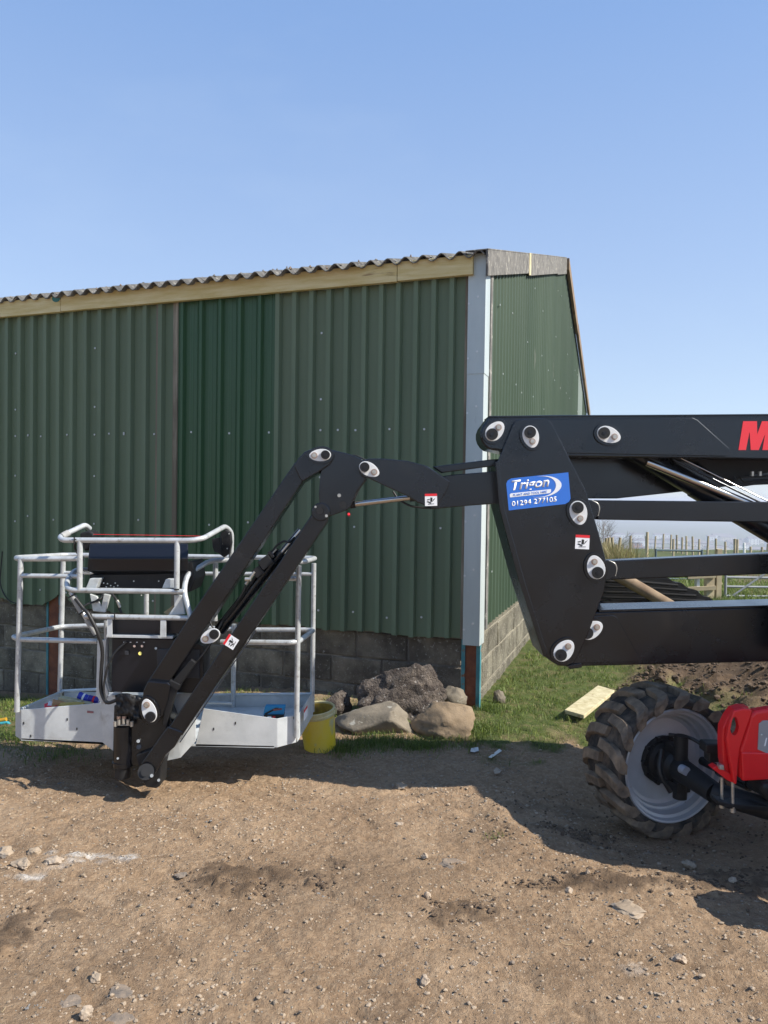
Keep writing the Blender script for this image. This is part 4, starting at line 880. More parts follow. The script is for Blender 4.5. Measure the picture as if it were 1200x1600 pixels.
# rest of chassis and turret, standing right of the frame
def obox(name, c, ext, mt, parent=lift, bevel=.03, ang_=math.atan2(.36, .93)):
    m = MB(); m.box(c, ext, mt, Matrix.Rotation(ang_, 3, 'Z')); return m.obj(name, parent, bevel, seg=3)
CC = Vector((1.345, 4.0, 0))+AX0*.87+FW*1.05
q_ = CC+FW*.7; obox('chassis', (q_.x, q_.y, .56), (1.9, .80, .34), REDP)
obox('chassis_tray', (q_.x, q_.y, .80), (1.6, 1.15, .12), BLKM)
obox('turret', (CC.x+.1, CC.y+.1, 1.15), (1.1, .9, .6), BLK); obox('engine_hood', (CC.x+.85, CC.y-.45, 1.15), (1.2, .5, .6), REDP)
obox('turret_mast', (3.35, 4.12, 1.45), (.5, .34, 1.5), BLK, ang_=0)
A2 = Vector((.62, -.78, 0)); F2 = Vector((.78, .62, 0))
for sx, sy in ((0, 1.74), (2.1, 0), (2.1, 1.74)):
    wc = WC+F2*sx+A2*sy; o = share(wh, 'wheel', wc, wh.rotation_euler, lift)
    for ch in [c for c in wh.children if c.name.split('.')[0] in ('tyre',)]: share(ch, 'tyre', Vector(ch.location)-WC+wc, (0, 0, 0), o)

# ------------------------------------------------------------------ things in the basket
def slab(name, c, size, rot, mt, label, cat, bevel=.002, group=None):
    m = MB(); m.box((0, 0, 0), size, mt); o = m.obj(name, None, bevel, loc=(0, 0, 0)); o.location = c; o.rotation_euler = rot; WL[o.name] = Vector(c); return tag(o, label, cat, group)
slab('timber_offcut', W(118, 1096, 4.50), (.20, .045, .025), (0, R(8), R(-8)), TIMBER2, 'long pale timber offcut lying across the top of the clutter in the basket', 'wood offcut')
slab('timber_offcut', W(112, 1103, 4.42), (.13, .05, .03), (0, 0, R(10)), mat('yellow_wood', (.55, .38, .08)), 'yellowish wood piece under the long pale offcut in the basket', 'wood offcut')
slab('wood_block', W(93, 1101, 4.46), (.085, .06, .035), (0, R(18), R(25)), mat('orange_wood', (.48, .22, .09), (.55, .3, .14), .8), 'orange brown wooden block lying beside the red and white box', 'wood block')
bx = slab('carton', W(80, 1104, 4.44), (.07, .05, .03), (R(20), R(-12), R(20)), REDS, 'small red and white carton at the left of the basket clutter', 'box', .002)
slab('box_flap', W(82, 1101, 4.445), (.05, .04, .012), (R(20), R(25), R(20)), WHITES, None, None)
fl_ = bpy.data.objects['box_flap']; fl_.parent = bx; fl_.matrix_parent_inverse = (Matrix.Translation(bx.location) @ bx.rotation_euler.to_matrix().to_4x4()).inverted()
BLUEC = mat('blue_can', (.02, .04, .42), None, .3)
for k_, (x, y, rz, lb_) in enumerate(((131, 1089, 25, 'blue and silver can lying left of the darker can in the basket'), (147, 1093, 15, 'dark blue can nearest the black control cabinet'))):
    t_ = thing('drink_can', W(x, y, 4.52), lb_, 'can', 'cans lying in the basket'); d = Vector((math.cos(R(-rz)), 0, math.sin(R(-rz))*.8)).normalized()
    c = W(x, y, 4.52); m = MB(); m.cyl(c-d*.032, c+d*.032, .021, BLUEC if k_ == 0 else mat('navy_can', (.02, .015, .28), None, .3), 16); m.obj('can_body', t_)
    m = MB(); m.cyl(c-d*.036, c-d*.0325, .017, STEEL, 16, .021); m.cyl(c-d*.006, c+d*.006, .0213, WHITES if k_ == 0 else REDS, 16, caps=False); m.obj('can_lid', t_)
t_ = thing('screw_box', W(428, 1112, 4.5), 'blue and black cardboard pack of fixings standing at the right end of the basket', 'box')
m = MB(); m.pp([(414, 1104), (445, 1104), (443, 1117), (411, 1117)], 4.50, .05, mat('cyan_print', (.03, .28, .52))); m.pp([(412, 1117), (443, 1117), (442, 1125), (412, 1124)], 4.49, .06, BLACKP); m.obj('carton', t_, .002)
m = MB(); m.pp([(413, 1115), (430, 1106), (436, 1106), (416, 1116.5)], 4.498, .0015, BLACKP); m.pp([(426, 1108), (440, 1106.5), (441, 1109), (428, 1111)], 4.4978, .0012, mat('mauve_print', (.3, .1, .08))); m.pp([(418, 1119), (424, 1119), (424, 1122), (418, 1122)], 4.488, .0015, WHITES); m.pp([(426, 1119), (430, 1119), (430, 1122), (426, 1122)], 4.488, .0015, REDS); m.obj('carton_print', t_)

# ------------------------------------------------------------------ bucket, boulders, litter
BC = GG(500, 1170); BC.y += .02
bu = thing('bucket', BC, 'yellow plastic bucket with pale rim standing open behind the basket end', 'bucket')
TL = Matrix.Translation(BC) @ Matrix.Rotation(R(6), 4, 'X') @ Matrix.Rotation(R(-6), 4, 'Y') @ Matrix.Rotation(R(-90), 4, 'Y')
m = MB(); m.lathe([(0, 0), (0, .100), (.01, .104), (.25, .117), (.262, .117)], YEL, TL, 40); m.lathe([(.262, .111), (.02, .100), (.018, 0)], YELD, TL, 40); m.obj('bucket_body', bu)
m = MB(); m.lathe([(.228, .118), (.232, .124), (.246, .125), (.250, .121), (.262, .123), (.272, .124), (.276, .119), (.272, .112), (.255, .111)], YELR, TL, 40); m.obj('bucket_rim', bu)
m = MB(); m.box(TL @ Vector((.24, 0, -.125)), (.015, .02, .03), YELR); m.tube([TL @ Vector((.24, .02, -.128)), TL @ Vector((.18, .07, -.10)), TL @ Vector((.12, .10, -.06)), TL @ Vector((.10, .118, 0))], .003, STEEL, 6, .03); m.obj('bucket_handle', bu)
def rock(name, c, size, mt, seed, label, cat='boulder', rough=.22, sub=4, group=None, rz=0, flat=0):
    bm = bmesh.new(); bmesh.ops.create_icosphere(bm, subdivisions=sub, radius=1)
    pl_ = [Vector(noise.random_unit_vector()) for _ in range(9)]
    rr = random.Random(seed); pl_ = [(Vector((rr.gauss(0, 1), rr.gauss(0, 1), rr.gauss(0, 1))).normalized(), rr.uniform(.55, .85)) for _ in range(16)]
    for v in bm.verts:
        p = v.co.copy()
        for nn, dd in pl_:
            e = p.dot(nn)-dd
            if e > 0: p -= nn*e*.97
        off = Vector((seed*3.1, seed*1.7, 0))
        p *= 1+rough*(noise.fractal(p*1.6+off, 1, 2, 4)*.6)+rough*.35*noise.fractal(p*6+off, 1, 2, 4)-.05*max(0, 1-abs(noise.noise(p*1.9+off))*14)
        v.co = Vector((p.x*size[0], p.y*size[1], p.z*size[2]))
    bmesh.ops.rotate(bm, verts=bm.verts, matrix=Matrix.Rotation(rz, 3, 'Z'))
    me_ = bpy.data.meshes.new(name); bm.to_mesh(me_); bm.free(); me_.materials.append(mt)
    for p in me_.polygons: p.use_smooth = sub > 3
    o = bpy.data.objects.new(name, me_); put(o, None, c); return tag(o, label, cat, group)
p = GG(625, 1122); rock('boulder', (p.x+.03, p.y+.12, .10), (.40, .25, .30), STONEC, 3, 'large rough dark lump of rubble leaning on the block wall', rough=.24, sub=5)
p = GG(586, 1150); rock('boulder', (p.x, p.y+.16, .045), (.37, .22, .16), STONEA, 6, 'flat smooth grey boulder lying beside the yellow bucket', rough=.14, rz=R(-6))
p = GG(700, 1156); rock('boulder', (p.x, p.y+.17, .055), (.29, .22, .18), STONEB, 11, 'rounded golden brown boulder nearest the barn corner', rough=.18)
p = GG(640, 1122); rock('boulder', (p.x, p.y+.02, .10), (.06, .06, .08), STONEC, 14, 'small dark stone wedged between the three large boulders')
p = GG(708, 1110); rock('boulder', (p.x, p.y, .08), (.13, .10, .11), STONEA, 17, 'grey stone half hidden behind the golden brown boulder')
p = GG(779, 1098); rock('boulder', (p.x, p.y, .03), (.06, .06, .08), STONEA, 19, 'small grey stone in the grass right of the barn corner')
p = GG(520, 1120); rock('boulder', (p.x+.04, p.y+.1, .06), (.12, .10, .11), STONEC, 23, 'dark stone at the foot of the wall just behind the yellow bucket')
stones = [(626, 1231, .042, .026, PEB, 'oval brown stone at the edge of the long shadow'), (623, 1287, .03, .010, PALE, 'thin pale flat stone in the middle of the track'), (663, 1340, .022, .02, PALE, 'single pale round pebble near the bottom centre of the track'),
          (8, 1337, .05, .03, PEB, 'largest stone at the left edge of the cobbly patch'), (150, 1530, .03, .022, PEB, 'round brown stone at lower left of the track'), (134, 1590, .03, .03, PALE, 'pale stone at the very bottom left'),
          (918, 1363, .014, .016, PALE, 'small cream pebble on the dark mud ridge'), (888, 1395, .022, .018, PALE, 'pale stone just in front of the mud ridge'), (668, 1402, .02, .024, PALE, 'white and grey pebble beside the small dark clods'),
          (1075, 1352, .04, .02, PEB, 'flat brown stone in the shade right of the wheel'), (1145, 1380, .03, .018, PALE, 'pale stone in the shadow at the right edge'), (740, 1300, .02, .018, SLATE, 'angular grey stone beside the weed tuft'),
          (663, 1535, .022, .018, PALE, 'cream pebble casting a dark shadow near the bottom'), (840, 1305, .02, .01, PEB, 'small flat stone between weed tuft and wheel'), (702, 1345, .085, .012, SLATE, 'long flat slate flush with the ground in mid track'),
          (187, 1553, .06, .008, SLATE, 'dark slate flush with the ground at lower left'), (108, 1563, .05, .008, SLATE, 'oval dark slate bedded left of the two slates'), (283, 1367, .035, .01, SLATE, 'small dark slate left of the churned mud patch'),
          (985, 1418, .10, .013, PEB, 'broad pale bedrock slab flush with the track at right'), (195, 1590, .06, .008, SLATE, 'dark slate flush at the bottom edge'), (1062, 1500, .03, .02, PALE, 'pair sized white stone at lower right'), (30, 1350, .05, .02, PEB, 'long brown cobble below the largest edge stone'),
          (55, 1332, .04, .022, PEB, 'squarish cobble in the left cobbly patch'), (85, 1345, .045, .018, PALE, 'pale flat cobble next to the white scratch'), (38, 1352, .045, .02, PEB, 'big flat cobble lowest in the cobbly patch'), (493, 1264, .018, .014, PEB, 'small stone left of the thin pale flat stone'), (742, 1505, .016, .014, PALE, 'small pale pebble lower centre right')]
for k_, (x, y, s1, s2, mt, lb_) in enumerate(stones):
    p = GG(x, y); fl_t = s2 < .016; rock('stone', (p.x, p.y, p.z+(s2*.3 if not fl_t else -s2*.25)), (s1*.92, s1*(.8 if not fl_t else .7), s2), mt, 40+k_, lb_, 'stone', .45, 3, 'larger stones on the track', rz=random.uniform(-.5, .5))
# scraps and the board
def scrap(px, label, mt, lift_=.01, cat='scrap'):
    P = [GG(*q)+Vector((0, 0, lift_+.004*(i % 2))) for i, q in enumerate(px)]; m = MB(); m.prism(P, (0, 0, .003), mt); return tag(m.obj('metal_scrap', None), label, cat)
scrap([(736, 1172), (747, 1171), (748, 1176), (741, 1179), (735, 1177)], 'small folded grey scrap nearer the boulders', GALVP); scrap([(763, 1186), (780, 1174), (784, 1176), (768, 1188)], 'long narrow grey scrap left of the wheel', GALVP)
scrap([(771, 1206), (776, 1203), (783, 1207), (781, 1212), (773, 1213)], 'small pale square scrap below the long one', PALE)
P = [GG(882, 1124), GG(912, 1133), GG(960, 1092), GG(934, 1084)]
m = MB(); m.prism([p+Vector((0, 0, .045)) for p in P], (0, 0, .028), TIMBER2); tag(m.obj('board', None, .003), 'pale timber board lying on the grass behind the wheel', 'board')
m = MB(); m.tube([W(-30, 1108, 5.6), W(0, 1110, 5.6), W(12, 1108, 5.6), W(16, 1111, 5.6)], .012, mat('turquoise_strap', (.03, .30, .36)), 8, .05); m.tube([W(-30, 1104, 5.62), W(0, 1105, 5.62), W(10, 1103, 5.62)], .015, mat('orange_strap', (.45, .25, .02)), 8, .05)
for v in m.v: v.z -= 0
p0 = sum(m.v, Vector())/len(m.v)
for v in m.v: v.z += .03+HZ(p0.x, p0.y)-p0.z
tag(m.obj('lashing_strap', None), 'turquoise and orange strap lying on the grass at the left edge', 'strap')

# ------------------------------------------------------------------ loose cover: gravel, clods, grass, straw
def scatter_icos(name, pts, sizes, mts, flat=.6, seed=1):
    bm = bmesh.new(); bmesh.ops.create_icosphere(bm, subdivisions=1, radius=1); bv = np.array([v.co[:] for v in bm.verts]); bf = np.array([[v.index for v in f.verts] for f in bm.faces]); bm.free()
    rg = np.random.default_rng(seed); n = len(pts); nv = len(bv)
    V = np.repeat(bv[None], n, 0)*(1+rg.uniform(-.33, .25, (n, nv, 1)))
    V[:, :, 2] *= flat*rg.uniform(.5, 1.2, (n, 1)); V[:, :, 0] *= rg.uniform(.7, 1.35, (n, 1))
    a = rg.uniform(0, 6.28, n); c, s_ = np.cos(a)[:, None], np.sin(a)[:, None]
    x = V[:, :, 0]*c-V[:, :, 1]*s_; y = V[:, :, 0]*s_+V[:, :, 1]*c; V[:, :, 0] = x; V[:, :, 1] = y
    V = V*np.array(sizes)[:, None, None]+np.array(pts)[:, None, :]
    Fc = (bf[None]+(np.arange(n)*nv)[:, None, None]).reshape(-1, 3)
    me_ = bpy.data.meshes.new(name); me_.from_pydata(V.reshape(-1, 3), [], Fc); [me_.materials.append(q) for q in mts]
    mi = np.repeat(rg.choice(len(mts), n, p=np.array([.80, .14, .06])[:len(mts)]/sum([.80, .14, .06][:len(mts)])), len(bf)); me_.polygons.foreach_set('material_index', mi)
    o = bpy.data.objects.new(name, me_); put(o); return tag(o, kind='stuff')
n = 30000; x = RNG.uniform(-2.6, 2.8, n); y = 2.1+RNG.uniform(0, 1, n)**1.3*3.2
gmk, bnk = grassmask(x, y); dens = fbm(x, y, 1.6, 3, 41)
keep = (gmk < .5) & (dens+RNG.uniform(-.25, .25, n) > .44); x = x[keep]; y = y[keep]
z = height(x, y); sz = .0022+.0075*RNG.uniform(0, 1, len(x))**5.0+.001*RNG.uniform(0, 1, len(x))
tag(scatter_icos('gravel', np.stack([x, y, z+sz*.15], -1), sz, [PEB, SLATE, PALE], .7, 5), 'fine gravel and pebbles strewn over the bare earth track', 'gravel')
# clods in the muddy patches and on the bank
cx, cyy, cs = [], [], []
for px, py, rx, ry, a in mudspots:
    if a < .6: continue
    p = G(px, py); k_ = int(260*rx*a/.2)
    for _ in range(k_): cx.append(p.x+random.gauss(0, rx*.5)); cyy.append(p.y+random.gauss(0, ry*.8)); cs.append(random.uniform(.0025, .0075)*(1+(random.random() < .08)))
for _ in range(6500):
    xx = random.uniform(1.9, 5.5); yy = random.uniform(5.4, 9.8); cx.append(xx); cyy.append(yy); cs.append(random.uniform(.006, .018)*(1+1.3*(random.random() < .08)))
for _ in range(500):
    cx.append(random.uniform(.6, 2.2)); cyy.append(random.uniform(3.1, 4.4)); cs.append(random.uniform(.003, .008))
cx = np.array(cx); cyy = np.array(cyy); cs = np.array(cs); _, bb = grassmask(cx, cyy); kp = (cyy < 5) | (bb > .35); cx, cyy, cs = cx[kp], cyy[kp], cs[kp]
cz = height(cx, cyy)
tag(scatter_icos('mud_clods', np.stack([cx, cyy, cz+cs*.3], -1), cs, [CLOD], .8, 8), 'crumbled dark mud clods on the track and the churned bank', 'mud')
def blades(name, x, y, z, h, wdt, lean, tone, mt, seed=0, rnd=None):
    rg = np.random.default_rng(seed); n = len(x); a = rg.uniform(0, 6.28, n); b = rg.uniform(0, 6.28, n)
    dx, dy = np.cos(a)*wdt, np.sin(a)*wdt; lx, ly = np.cos(b)*lean*h, np.sin(b)*lean*h
    o = np.zeros((n, 5, 3))
    o[:, 0] = np.stack([x-dx, y-dy, z-.01], -1); o[:, 1] = np.stack([x+dx, y+dy, z-.01], -1)
    o[:, 2] = np.stack([x-dx*.7+lx*.35, y-dy*.7+ly*.35, z+h*.55], -1); o[:, 3] = np.stack([x+dx*.7+lx*.35, y+dy*.7+ly*.35, z+h*.55], -1)
    o[:, 4] = np.stack([x+lx, y+ly, z+h*(1-.3*np.minimum(lean, 1.5))], -1)
    i = (np.arange(n)*5)[:, None]; t = np.concatenate([i+np.array([0, 1, 3]), i+np.array([0, 3, 2]), i+np.array([2, 3, 4])], 1).reshape(-1, 3)
    me_ = bpy.data.meshes.new(name); me_.vertices.add(n*5); me_.vertices.foreach_set('co', o.ravel()); me_.loops.add(t.size); me_.loops.foreach_set('vertex_index', t.ravel())
    me_.polygons.add(len(t)); me_.polygons.foreach_set('loop_start', np.arange(0, t.size, 3)); me_.polygons.foreach_set('loop_total', np.full(len(t), 3))
    at = me_.attributes.new('tone', 'FLOAT', 'POINT'); at.data.foreach_set('value', np.repeat(tone, 5).astype(np.float32)); me_.update(); me_.materials.append(mt)
    o_ = bpy.data.objects.new(name, me_); put(o_); return tag(o_, kind='stuff')
GM = grass_mat('grass_blades', [(0, (.045, .082, .010)), (.35, (.105, .160, .022)), (.7, (.20, .255, .045)), (.85, (.22, .20, .07)), (1, (.36, .28, .14))])
def inside_barn(x, y):
    f, t = wall_dist(x, y); return (f < .03) & (t > -.03) & (t < BL) & (f > -BW)
n = 230000; x = RNG.uniform(-6.5, 5.5, n); y = 4.3+RNG.uniform(0, 1, n)**1.25*8.5
gm_, _ = grassmask(x, y); cl = fbm(x, y, 9, 3, 51)
kp = (RNG.uniform(0, 1, n) < gm_*np.clip((cl-.32)*3.2, .05, 1)) & ~inside_barn(x, y) & (np.abs(x)/y < .62); x, y, cl = x[kp], y[kp], cl[kp]
nn = len(x); z = height(x, y); tone = np.clip(RNG.normal(.42, .16, nn)+(fbm(x, y, 2.2, 3, 52)-.5)*.9, 0, .8); st = RNG.uniform(0, 1, nn) < .14; tone[st] = RNG.uniform(.8, 1, st.sum())
hh = RNG.uniform(.018, .05, nn)*(.7+cl*.9); hh[st] *= .7
tag(blades('grass', x, y, z, hh, RNG.uniform(.0012, .0026, nn)*(y/5.5), RNG.uniform(.3, 1.6, nn), tone, GM, 3), 'short rough grass growing along the barn wall and round its corner', 'grass')
# tufts near the rocks and one on the track
def tuft_pts(lst):
    X_, Y_, H_ = [], [], []
    for px, py, r_, k_, h_ in lst:
        p = GG(px, py)
        for _ in range(k_): X_.append(p.x+random.gauss(0, r_)); Y_.append(p.y+random.gauss(0, r_*.7)); H_.append(h_*random.uniform(.5, 1.2))
    return np.array(X_), np.array(Y_), np.array(H_)
x, y, hh = tuft_pts([(655, 1168, .08, 800, .07), (600, 1160, .10, 700, .06), (560, 1165, .12, 700, .055), (540, 1172, .08, 400, .05), (745, 1140, .12, 700, .07), (760, 1110, .1, 600, .06), (720, 1160, .10, 400, .05), (775, 1303, .03, 60, .015), (20, 1160, .15, 600, .06), (90, 1178, .15, 500, .05)])
tn = np.clip(RNG.normal(.33, .2, len(x)), 0, 1)
tag(blades('grass_tufts', x, y, height(x, y), hh, RNG.uniform(.0012, .0024, len(x)), RNG.uniform(.2, 1.2, len(x)), tn, GM, 4), 'taller grass tufts round the boulders and bucket', 'grass')
# field grass farther off
n = 60000; y = 11+RNG.uniform(0, 1, n)**1.6*38; x = y*RNG.uniform(.2, .62, n); fm = sstep(.53, .6, fbm(x, y, .35, 3, 31))*sstep(11, 13, y)*sstep(26, 20, y)
kp = RNG.uniform(0, 1, n) > fm*.9; x, y = x[kp], y[kp]; nn = len(x)
tag(blades('field_grass', x, y, height(x, y), RNG.uniform(.05, .13, nn), RNG.uniform(.004, .007, nn)*(y/14), RNG.uniform(.2, 1.2, nn), np.clip(RNG.normal(.55, .15, nn)+(fbm(x, y, .4, 3, 61)-.5)*.8, 0, .9), GM, 6), 'green pasture of the field beyond the gate', 'grass')
# straw and twigs
m = MB(); rs = random.Random(5)
for k_ in range(420):
    x = rs.uniform(-2.4, 2.4); y = rs.uniform(2.3, 5.8) if rs.random() < .6 else rs.uniform(4.4, 5.9); z = HZ(x, y) if 0 else None
    m.v.append  # noqa
    a = rs.uniform(0, 6.28); L_ = rs.uniform(.012, .06)*(1.6 if rs.random() < .12 else 1); d = Vector((math.cos(a), math.sin(a), 0)); b = Vector((-d.y, d.x, 0))*rs.uniform(.0006, .0013)
    p0 = Vector((x, y, 0)); p1 = p0+d*L_*.5+Vector((-d.y, d.x, 0))*rs.uniform(-.006, .006); p2 = p0+d*L_
    q = [p0-b, p0+b, p1+b, p1-b, p2+b*.5, p2-b*.5]; m.add(q, [(0, 1, 2, 3), (3, 2, 4, 5)], STRAW)
arr = np.array([v[:] for v in m.v]); zz = height(arr[:, 0], arr[:, 1])+.004
for v, z_ in zip(m.v, zz): v.z = float(z_)
tag(m.obj('straw_litter'), 'bits of straw scattered over the earth', 'straw', kind='stuff')

# ------------------------------------------------------------------ behind the machine: sheets, log, gates, fences
t_ = thing('sheet_pile', G(1010, 950), 'bowed stack of black corrugated sheets lying beyond the barn', 'sheet pile')
for k_ in range(5):
    m = MB(); n_ = 60; vs = []; Yp = 10.6+.25*k_
    for i in range(n_+1):
        u_ = i/n_; xx = 2.3+2.6*u_; zb = .78*(1-u_**2.6*.92)-k_*.02+.0
        for j in range(2): vs.append(Vector((xx-.1*j, Yp+j*1.3, max(.02, zb+.018*math.sin(i*1.35)-.12*(1-j)*0))))
    for i in range(n_+1):
        v = vs[2*i]; vs.append(Vector((v.x, v.y-.004, .0-.0*k_+max(0.0, v.z-.5))))
    m.add(vs, [(2*i, 2*i+1, 2*i+3, 2*i+2) for i in range(n_)]+[(2*i, 2*i+2, 2*(n_+1)+i+1, 2*(n_+1)+i) for i in range(n_)], DARKSH); m.obj('corrugated_sheet', t_)
m = MB()
for k_ in range(7): m.tube([Vector((2.25+.03*k_, 10.56-.012*k_, .06+.075*k_)), Vector((3.6-.02*k_, 10.54-.012*k_, .07+.075*k_)), Vector((4.85-.13*k_, 10.56-.01*k_, .04+.072*k_))], .022, DARKSH, 6, .4)
m.obj('sheet_edge', t_)
m = MB(); m.cyl(W(955, 893, 10.35), W(1063, 955, 10.25), .085, OLDWOOD, 12, .075); tag(m.obj('log', None), 'old round timber leaning on the black corrugated sheets', 'log')
GATEM = mat('gate_metal', (.30, .32, .33), (.2, .21, .22), .6, scale=3)
def gate(name, x0, x1, Yg, ztop_, zbot, bars, label, mt, dg_=True):
    A = W(x0, 900, Yg).x; B = W(x1, 900, Yg).x; t_ = thing(name, (A, Yg, zbot), label, 'gate')
    for k_ in range(bars): z = zbot+(ztop_-zbot)*k_/(bars-1); m = MB(); m.cyl((A, Yg, z), (B, Yg, z), .02, mt, 8); m.obj('gate_bar', t_)
    for xx in (A, B): m = MB(); m.cyl((xx, Yg, zbot-.05), (xx, Yg, ztop_+.03), .024, mt, 8); m.obj('gate_upright', t_)
    if dg_: m = MB(); m.cyl((A+.1, Yg-.03, zbot), (A+(B-A)*.55, Yg-.03, ztop_), .018, mt, 8); m.obj('gate_brace', t_)
z0 = HZ(6, 13)
gate('field_gate', 1134, 1300, 13.0, z0+.66, z0+.02, 5, 'galvanised bar gate with diagonal brace beside the pale timber post', GATEM)
z1 = HZ(6.5, 18)
t2 = gate('field_gate', 1024, 1096, 16.0, HZ(6, 16)+.62, HZ(6, 16)+.02, 4, 'blue grey gate whose top rail shows between the tie rods', mat('blue_gate', (.09, .13, .15), None, .5), False)
fp = thing('timber_fence', G(1110, 943), 'short timber fence with thick pale post next to the galvanised gate', 'fence')
for a, b, yt in ((1119, 1127, 838+20), (1103, 1116, 880), (1088, 1093, 868)):
    A = W(a, 940, 12.7); B = W(b, 940, 12.7); T = W(a, yt, 12.7); m = MB(); m.prism([(A.x, 12.7, -.1), (B.x, 12.7, -.1), (B.x, 12.7, T.z), (A.x, 12.7, T.z)], (0, .1, 0), POSTW if a != 1088 else HOUSEW); m.obj('fence_post', fp, .005)
for yt in (903, 922): A = W(1075, yt+2, 12.65); B = W(1119, yt, 12.65); m = MB(); m.prism([A, B, B+Vector((0, 0, .07)), A+Vector((0, 0, .07))], (0, .04, 0), POSTW); m.obj('fence_rail', fp, .003)
# wire fence along the field edge
fx = [1010, 1023, 1036, 1048, 1058, 1066, 1073, 1083, 1092, 1105, 1119, 1134, 1149, 1164, 1173, 1189, 1199, 1216, 1235]
ff_ = thing('wire_fence', (14, 46, HZ(14, 46)), 'post and wire fence of uneven wooden stakes along the skyline of the field', 'fence'); tops = []
for k_, px in enumerate(fx):
    Yp = 62-26*(k_/len(fx)); xx = W(px, 850, Yp).x; zz = HZ(xx, Yp); h_ = random.uniform(1.1, 1.5); m = MB(); tl = random.uniform(-.07, .07)
    m.cyl((xx, Yp, zz-.3), (xx+tl, Yp, zz+h_), .075, POSTW if px != 1164 else HOUSEW, 7, .065); m.obj('fence_post', ff_); tops.append((xx, Yp, zz))
for hz_ in (.35, .65, .95): m = MB(); m.tube([Vector((a, b, c+hz_)) for a, b, c in tops], .012, STEEL, 4); m.obj('fence_wire', ff_)
f2 = thing('wire_fence', (9, 26, HZ(9, 26)), 'nearer row of short thick stakes running across behind the blue grey gate', 'fence')
for px, yy in ((985, 33), (1011, 30), (1052, 36), (1148, 34), (1152, 34.5)):
    xx = W(px, 850, yy).x; zz = HZ(xx, yy); m = MB(); m.cyl((xx, yy, zz-.2), (xx, yy, zz+(1.25 if yy > 24 else .95)), (.055), POSTW, 7); m.obj('fence_post', f2)
# heap of old stakes and dead stems beside the barn, and a leafless shrub
m = MB(); rs = random.Random(9)
hp = thing('stake_heap', G(955, 880), 'bundle of old pale fence stakes standing among dead stems past the barn', 'stakes')
for k_ in range(12):
    px = 942+k_*2.4+rs.uniform(-1, 1); Yp = 19+rs.uniform(-1, 1); a = W(px, 885, Yp); b = W(px+rs.uniform(-5, 5), rs.uniform(832, 862)+abs(px-956)*.5, Yp); m = MB(); m.cyl(a, b, .04, POSTW, 6, .035); m.obj('stake', hp)
n = 2600; x = np.array([W(940+abs(rs.gauss(0, 24)), 850, 17).x for _ in range(n)]); y = RNG.uniform(15.5, 18.5, n)
tag(blades('dead_stems', x, y, height(x, y)-.05, RNG.uniform(.3, 1.0, n)*np.clip(1.25-(x-4.8)/1.6, .25, 1), RNG.uniform(.006, .012, n), RNG.uniform(.1, .5, n), RNG.uniform(.78, 1, n), GM, 12), 'dry straw coloured dead stems past the barn end', 'dead grass')
def shrub(c, h, label):
    t_ = thing('bare_shrub', c, label, 'shrub'); rs = random.Random(2); m = MB()
    def br(p, d, L_, r_, k_):
        q = p+d*L_; m.cyl(p, q, r_, BARK, 5, r_*.6, False)
        if k_ == 0: return
        for _ in range(3 if k_ > 1 else 4): br(q if rs.random() < .6 else p+d*L_*.6, (d+Vector((rs.gauss(0, .5), rs.gauss(0, .5), rs.gauss(.1, .4)))).normalized(), L_*.72, r_*.6, k_-1)
    for _ in range(5): br(Vector(c), Vector((rs.gauss(0, .25), rs.gauss(0, .4), 1)).normalized(), h*.30, .012, 4)
    m.obj('branches', t_)
c = W(936, 900, 21); shrub((c.x, 21, HZ(c.x, 21)), 1.7, 'leafless twiggy shrub rising behind the stakes next to the tower')
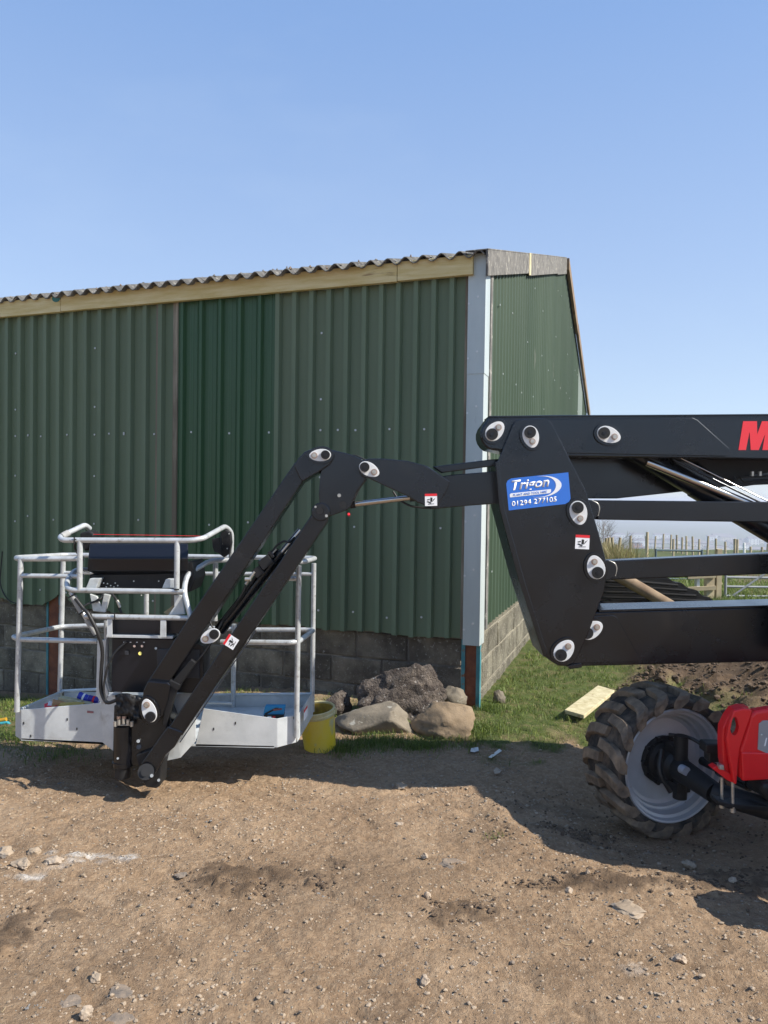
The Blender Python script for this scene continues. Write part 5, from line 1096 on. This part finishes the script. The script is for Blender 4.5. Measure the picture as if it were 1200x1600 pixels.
# far town by the sea
rs = random.Random(12)
def house(px, D, w_, d_, h_, wallm, label, blocky=False):
    c = W(px, 850, D); zb = HZ(c.x, D)-1; t_ = thing('distant_house' if not blocky else 'distant_flats', (c.x, D, zb), label, 'house' if not blocky else 'flats', 'houses of the distant town' if not blocky else 'distant brick flats')
    m = MB(); m.box((c.x, D, zb+h_/2), (w_, d_, h_), wallm); m.obj('wall', t_)
    m = MB()
    if blocky: m.box((c.x, D, zb+h_+.4), (w_+.6, d_+.6, .8), ROOFM)
    else:
        a, b = c.x-w_/2-.3, c.x+w_/2+.3; m.prism([(a, D-d_/2-.3, zb+h_), (a, D+d_/2+.3, zb+h_), (a, D, zb+h_+2.6)], (b-a, 0, 0), ROOFM)
    m.obj('roof', t_)
    nw = max(2, int(w_/4)); fl = max(1, int(h_/3))
    for i in range(nw):
        for j in range(fl):
            m = MB(); m.box((c.x-w_/2+(i+.5)*w_/nw, D-d_/2-.06, zb+1.7+j*3), (1.6 if blocky else 1.3, .14, 1.3), WINM); m.obj('window', t_)
cols = [(HOUSEW, 'white rendered'), (mat('cream_render', (.62, .56, .45)), 'cream rendered'), (mat('grey_render', (.42, .42, .42)), 'grey rendered')]
ORD = ['leftmost', 'second', 'third', 'fourth', 'fifth', 'sixth', 'seventh', 'eighth', 'ninth', 'tenth', 'eleventh', 'twelfth', 'thirteenth', 'fourteenth', 'fifteenth', 'sixteenth', 'seventeenth', 'eighteenth', 'nineteenth', 'twentieth']
cnt = {}
for k_ in range(28):
    px = 946+k_*9.6+rs.uniform(-2, 2); mt, nm_ = rs.choice(cols[:1]*2+cols[1:]); D = 820*(1200/820)**rs.random(); i_ = cnt.get(nm_, 0); cnt[nm_] = i_+1
    house(px, D, rs.uniform(12, 30), 10, rs.uniform(6, 10), mt, '%s %s house from the left in the hazy distant town' % (ORD[i_], nm_) if i_ else 'leftmost %s house in the hazy distant town' % nm_)
for px, h_, lb_ in ((978, 15, 'shorter brick block of flats at the left of the distant brick group'), (994, 21, 'tallest brick block of flats in the distant town'), (1004, 17, 'rightmost brick block of the distant group')):
    house(px, 720, 9 if h_ != 21 else 8, 10, h_, BRICK, lb_, True)

# ------------------------------------------------------------------ haze
hz = bpy.data.materials.new('haze_air'); hz.use_nodes = True; N = hz.node_tree.nodes; N.remove(N['Principled BSDF'])
pv = N.new('ShaderNodeVolumePrincipled'); pv.inputs['Color'].default_value = (.86, .91, 1, 1); pv.inputs['Density'].default_value = .0008; pv.inputs['Anisotropy'].default_value = .2
hz.node_tree.links.new(pv.outputs[0], N['Material Output'].inputs['Volume'])
m = MB(); m.box((0, 0, (-61+6.4)/2), (14400, 14400, 61+6.4), hz); tag(m.obj('haze'), kind='stuff')
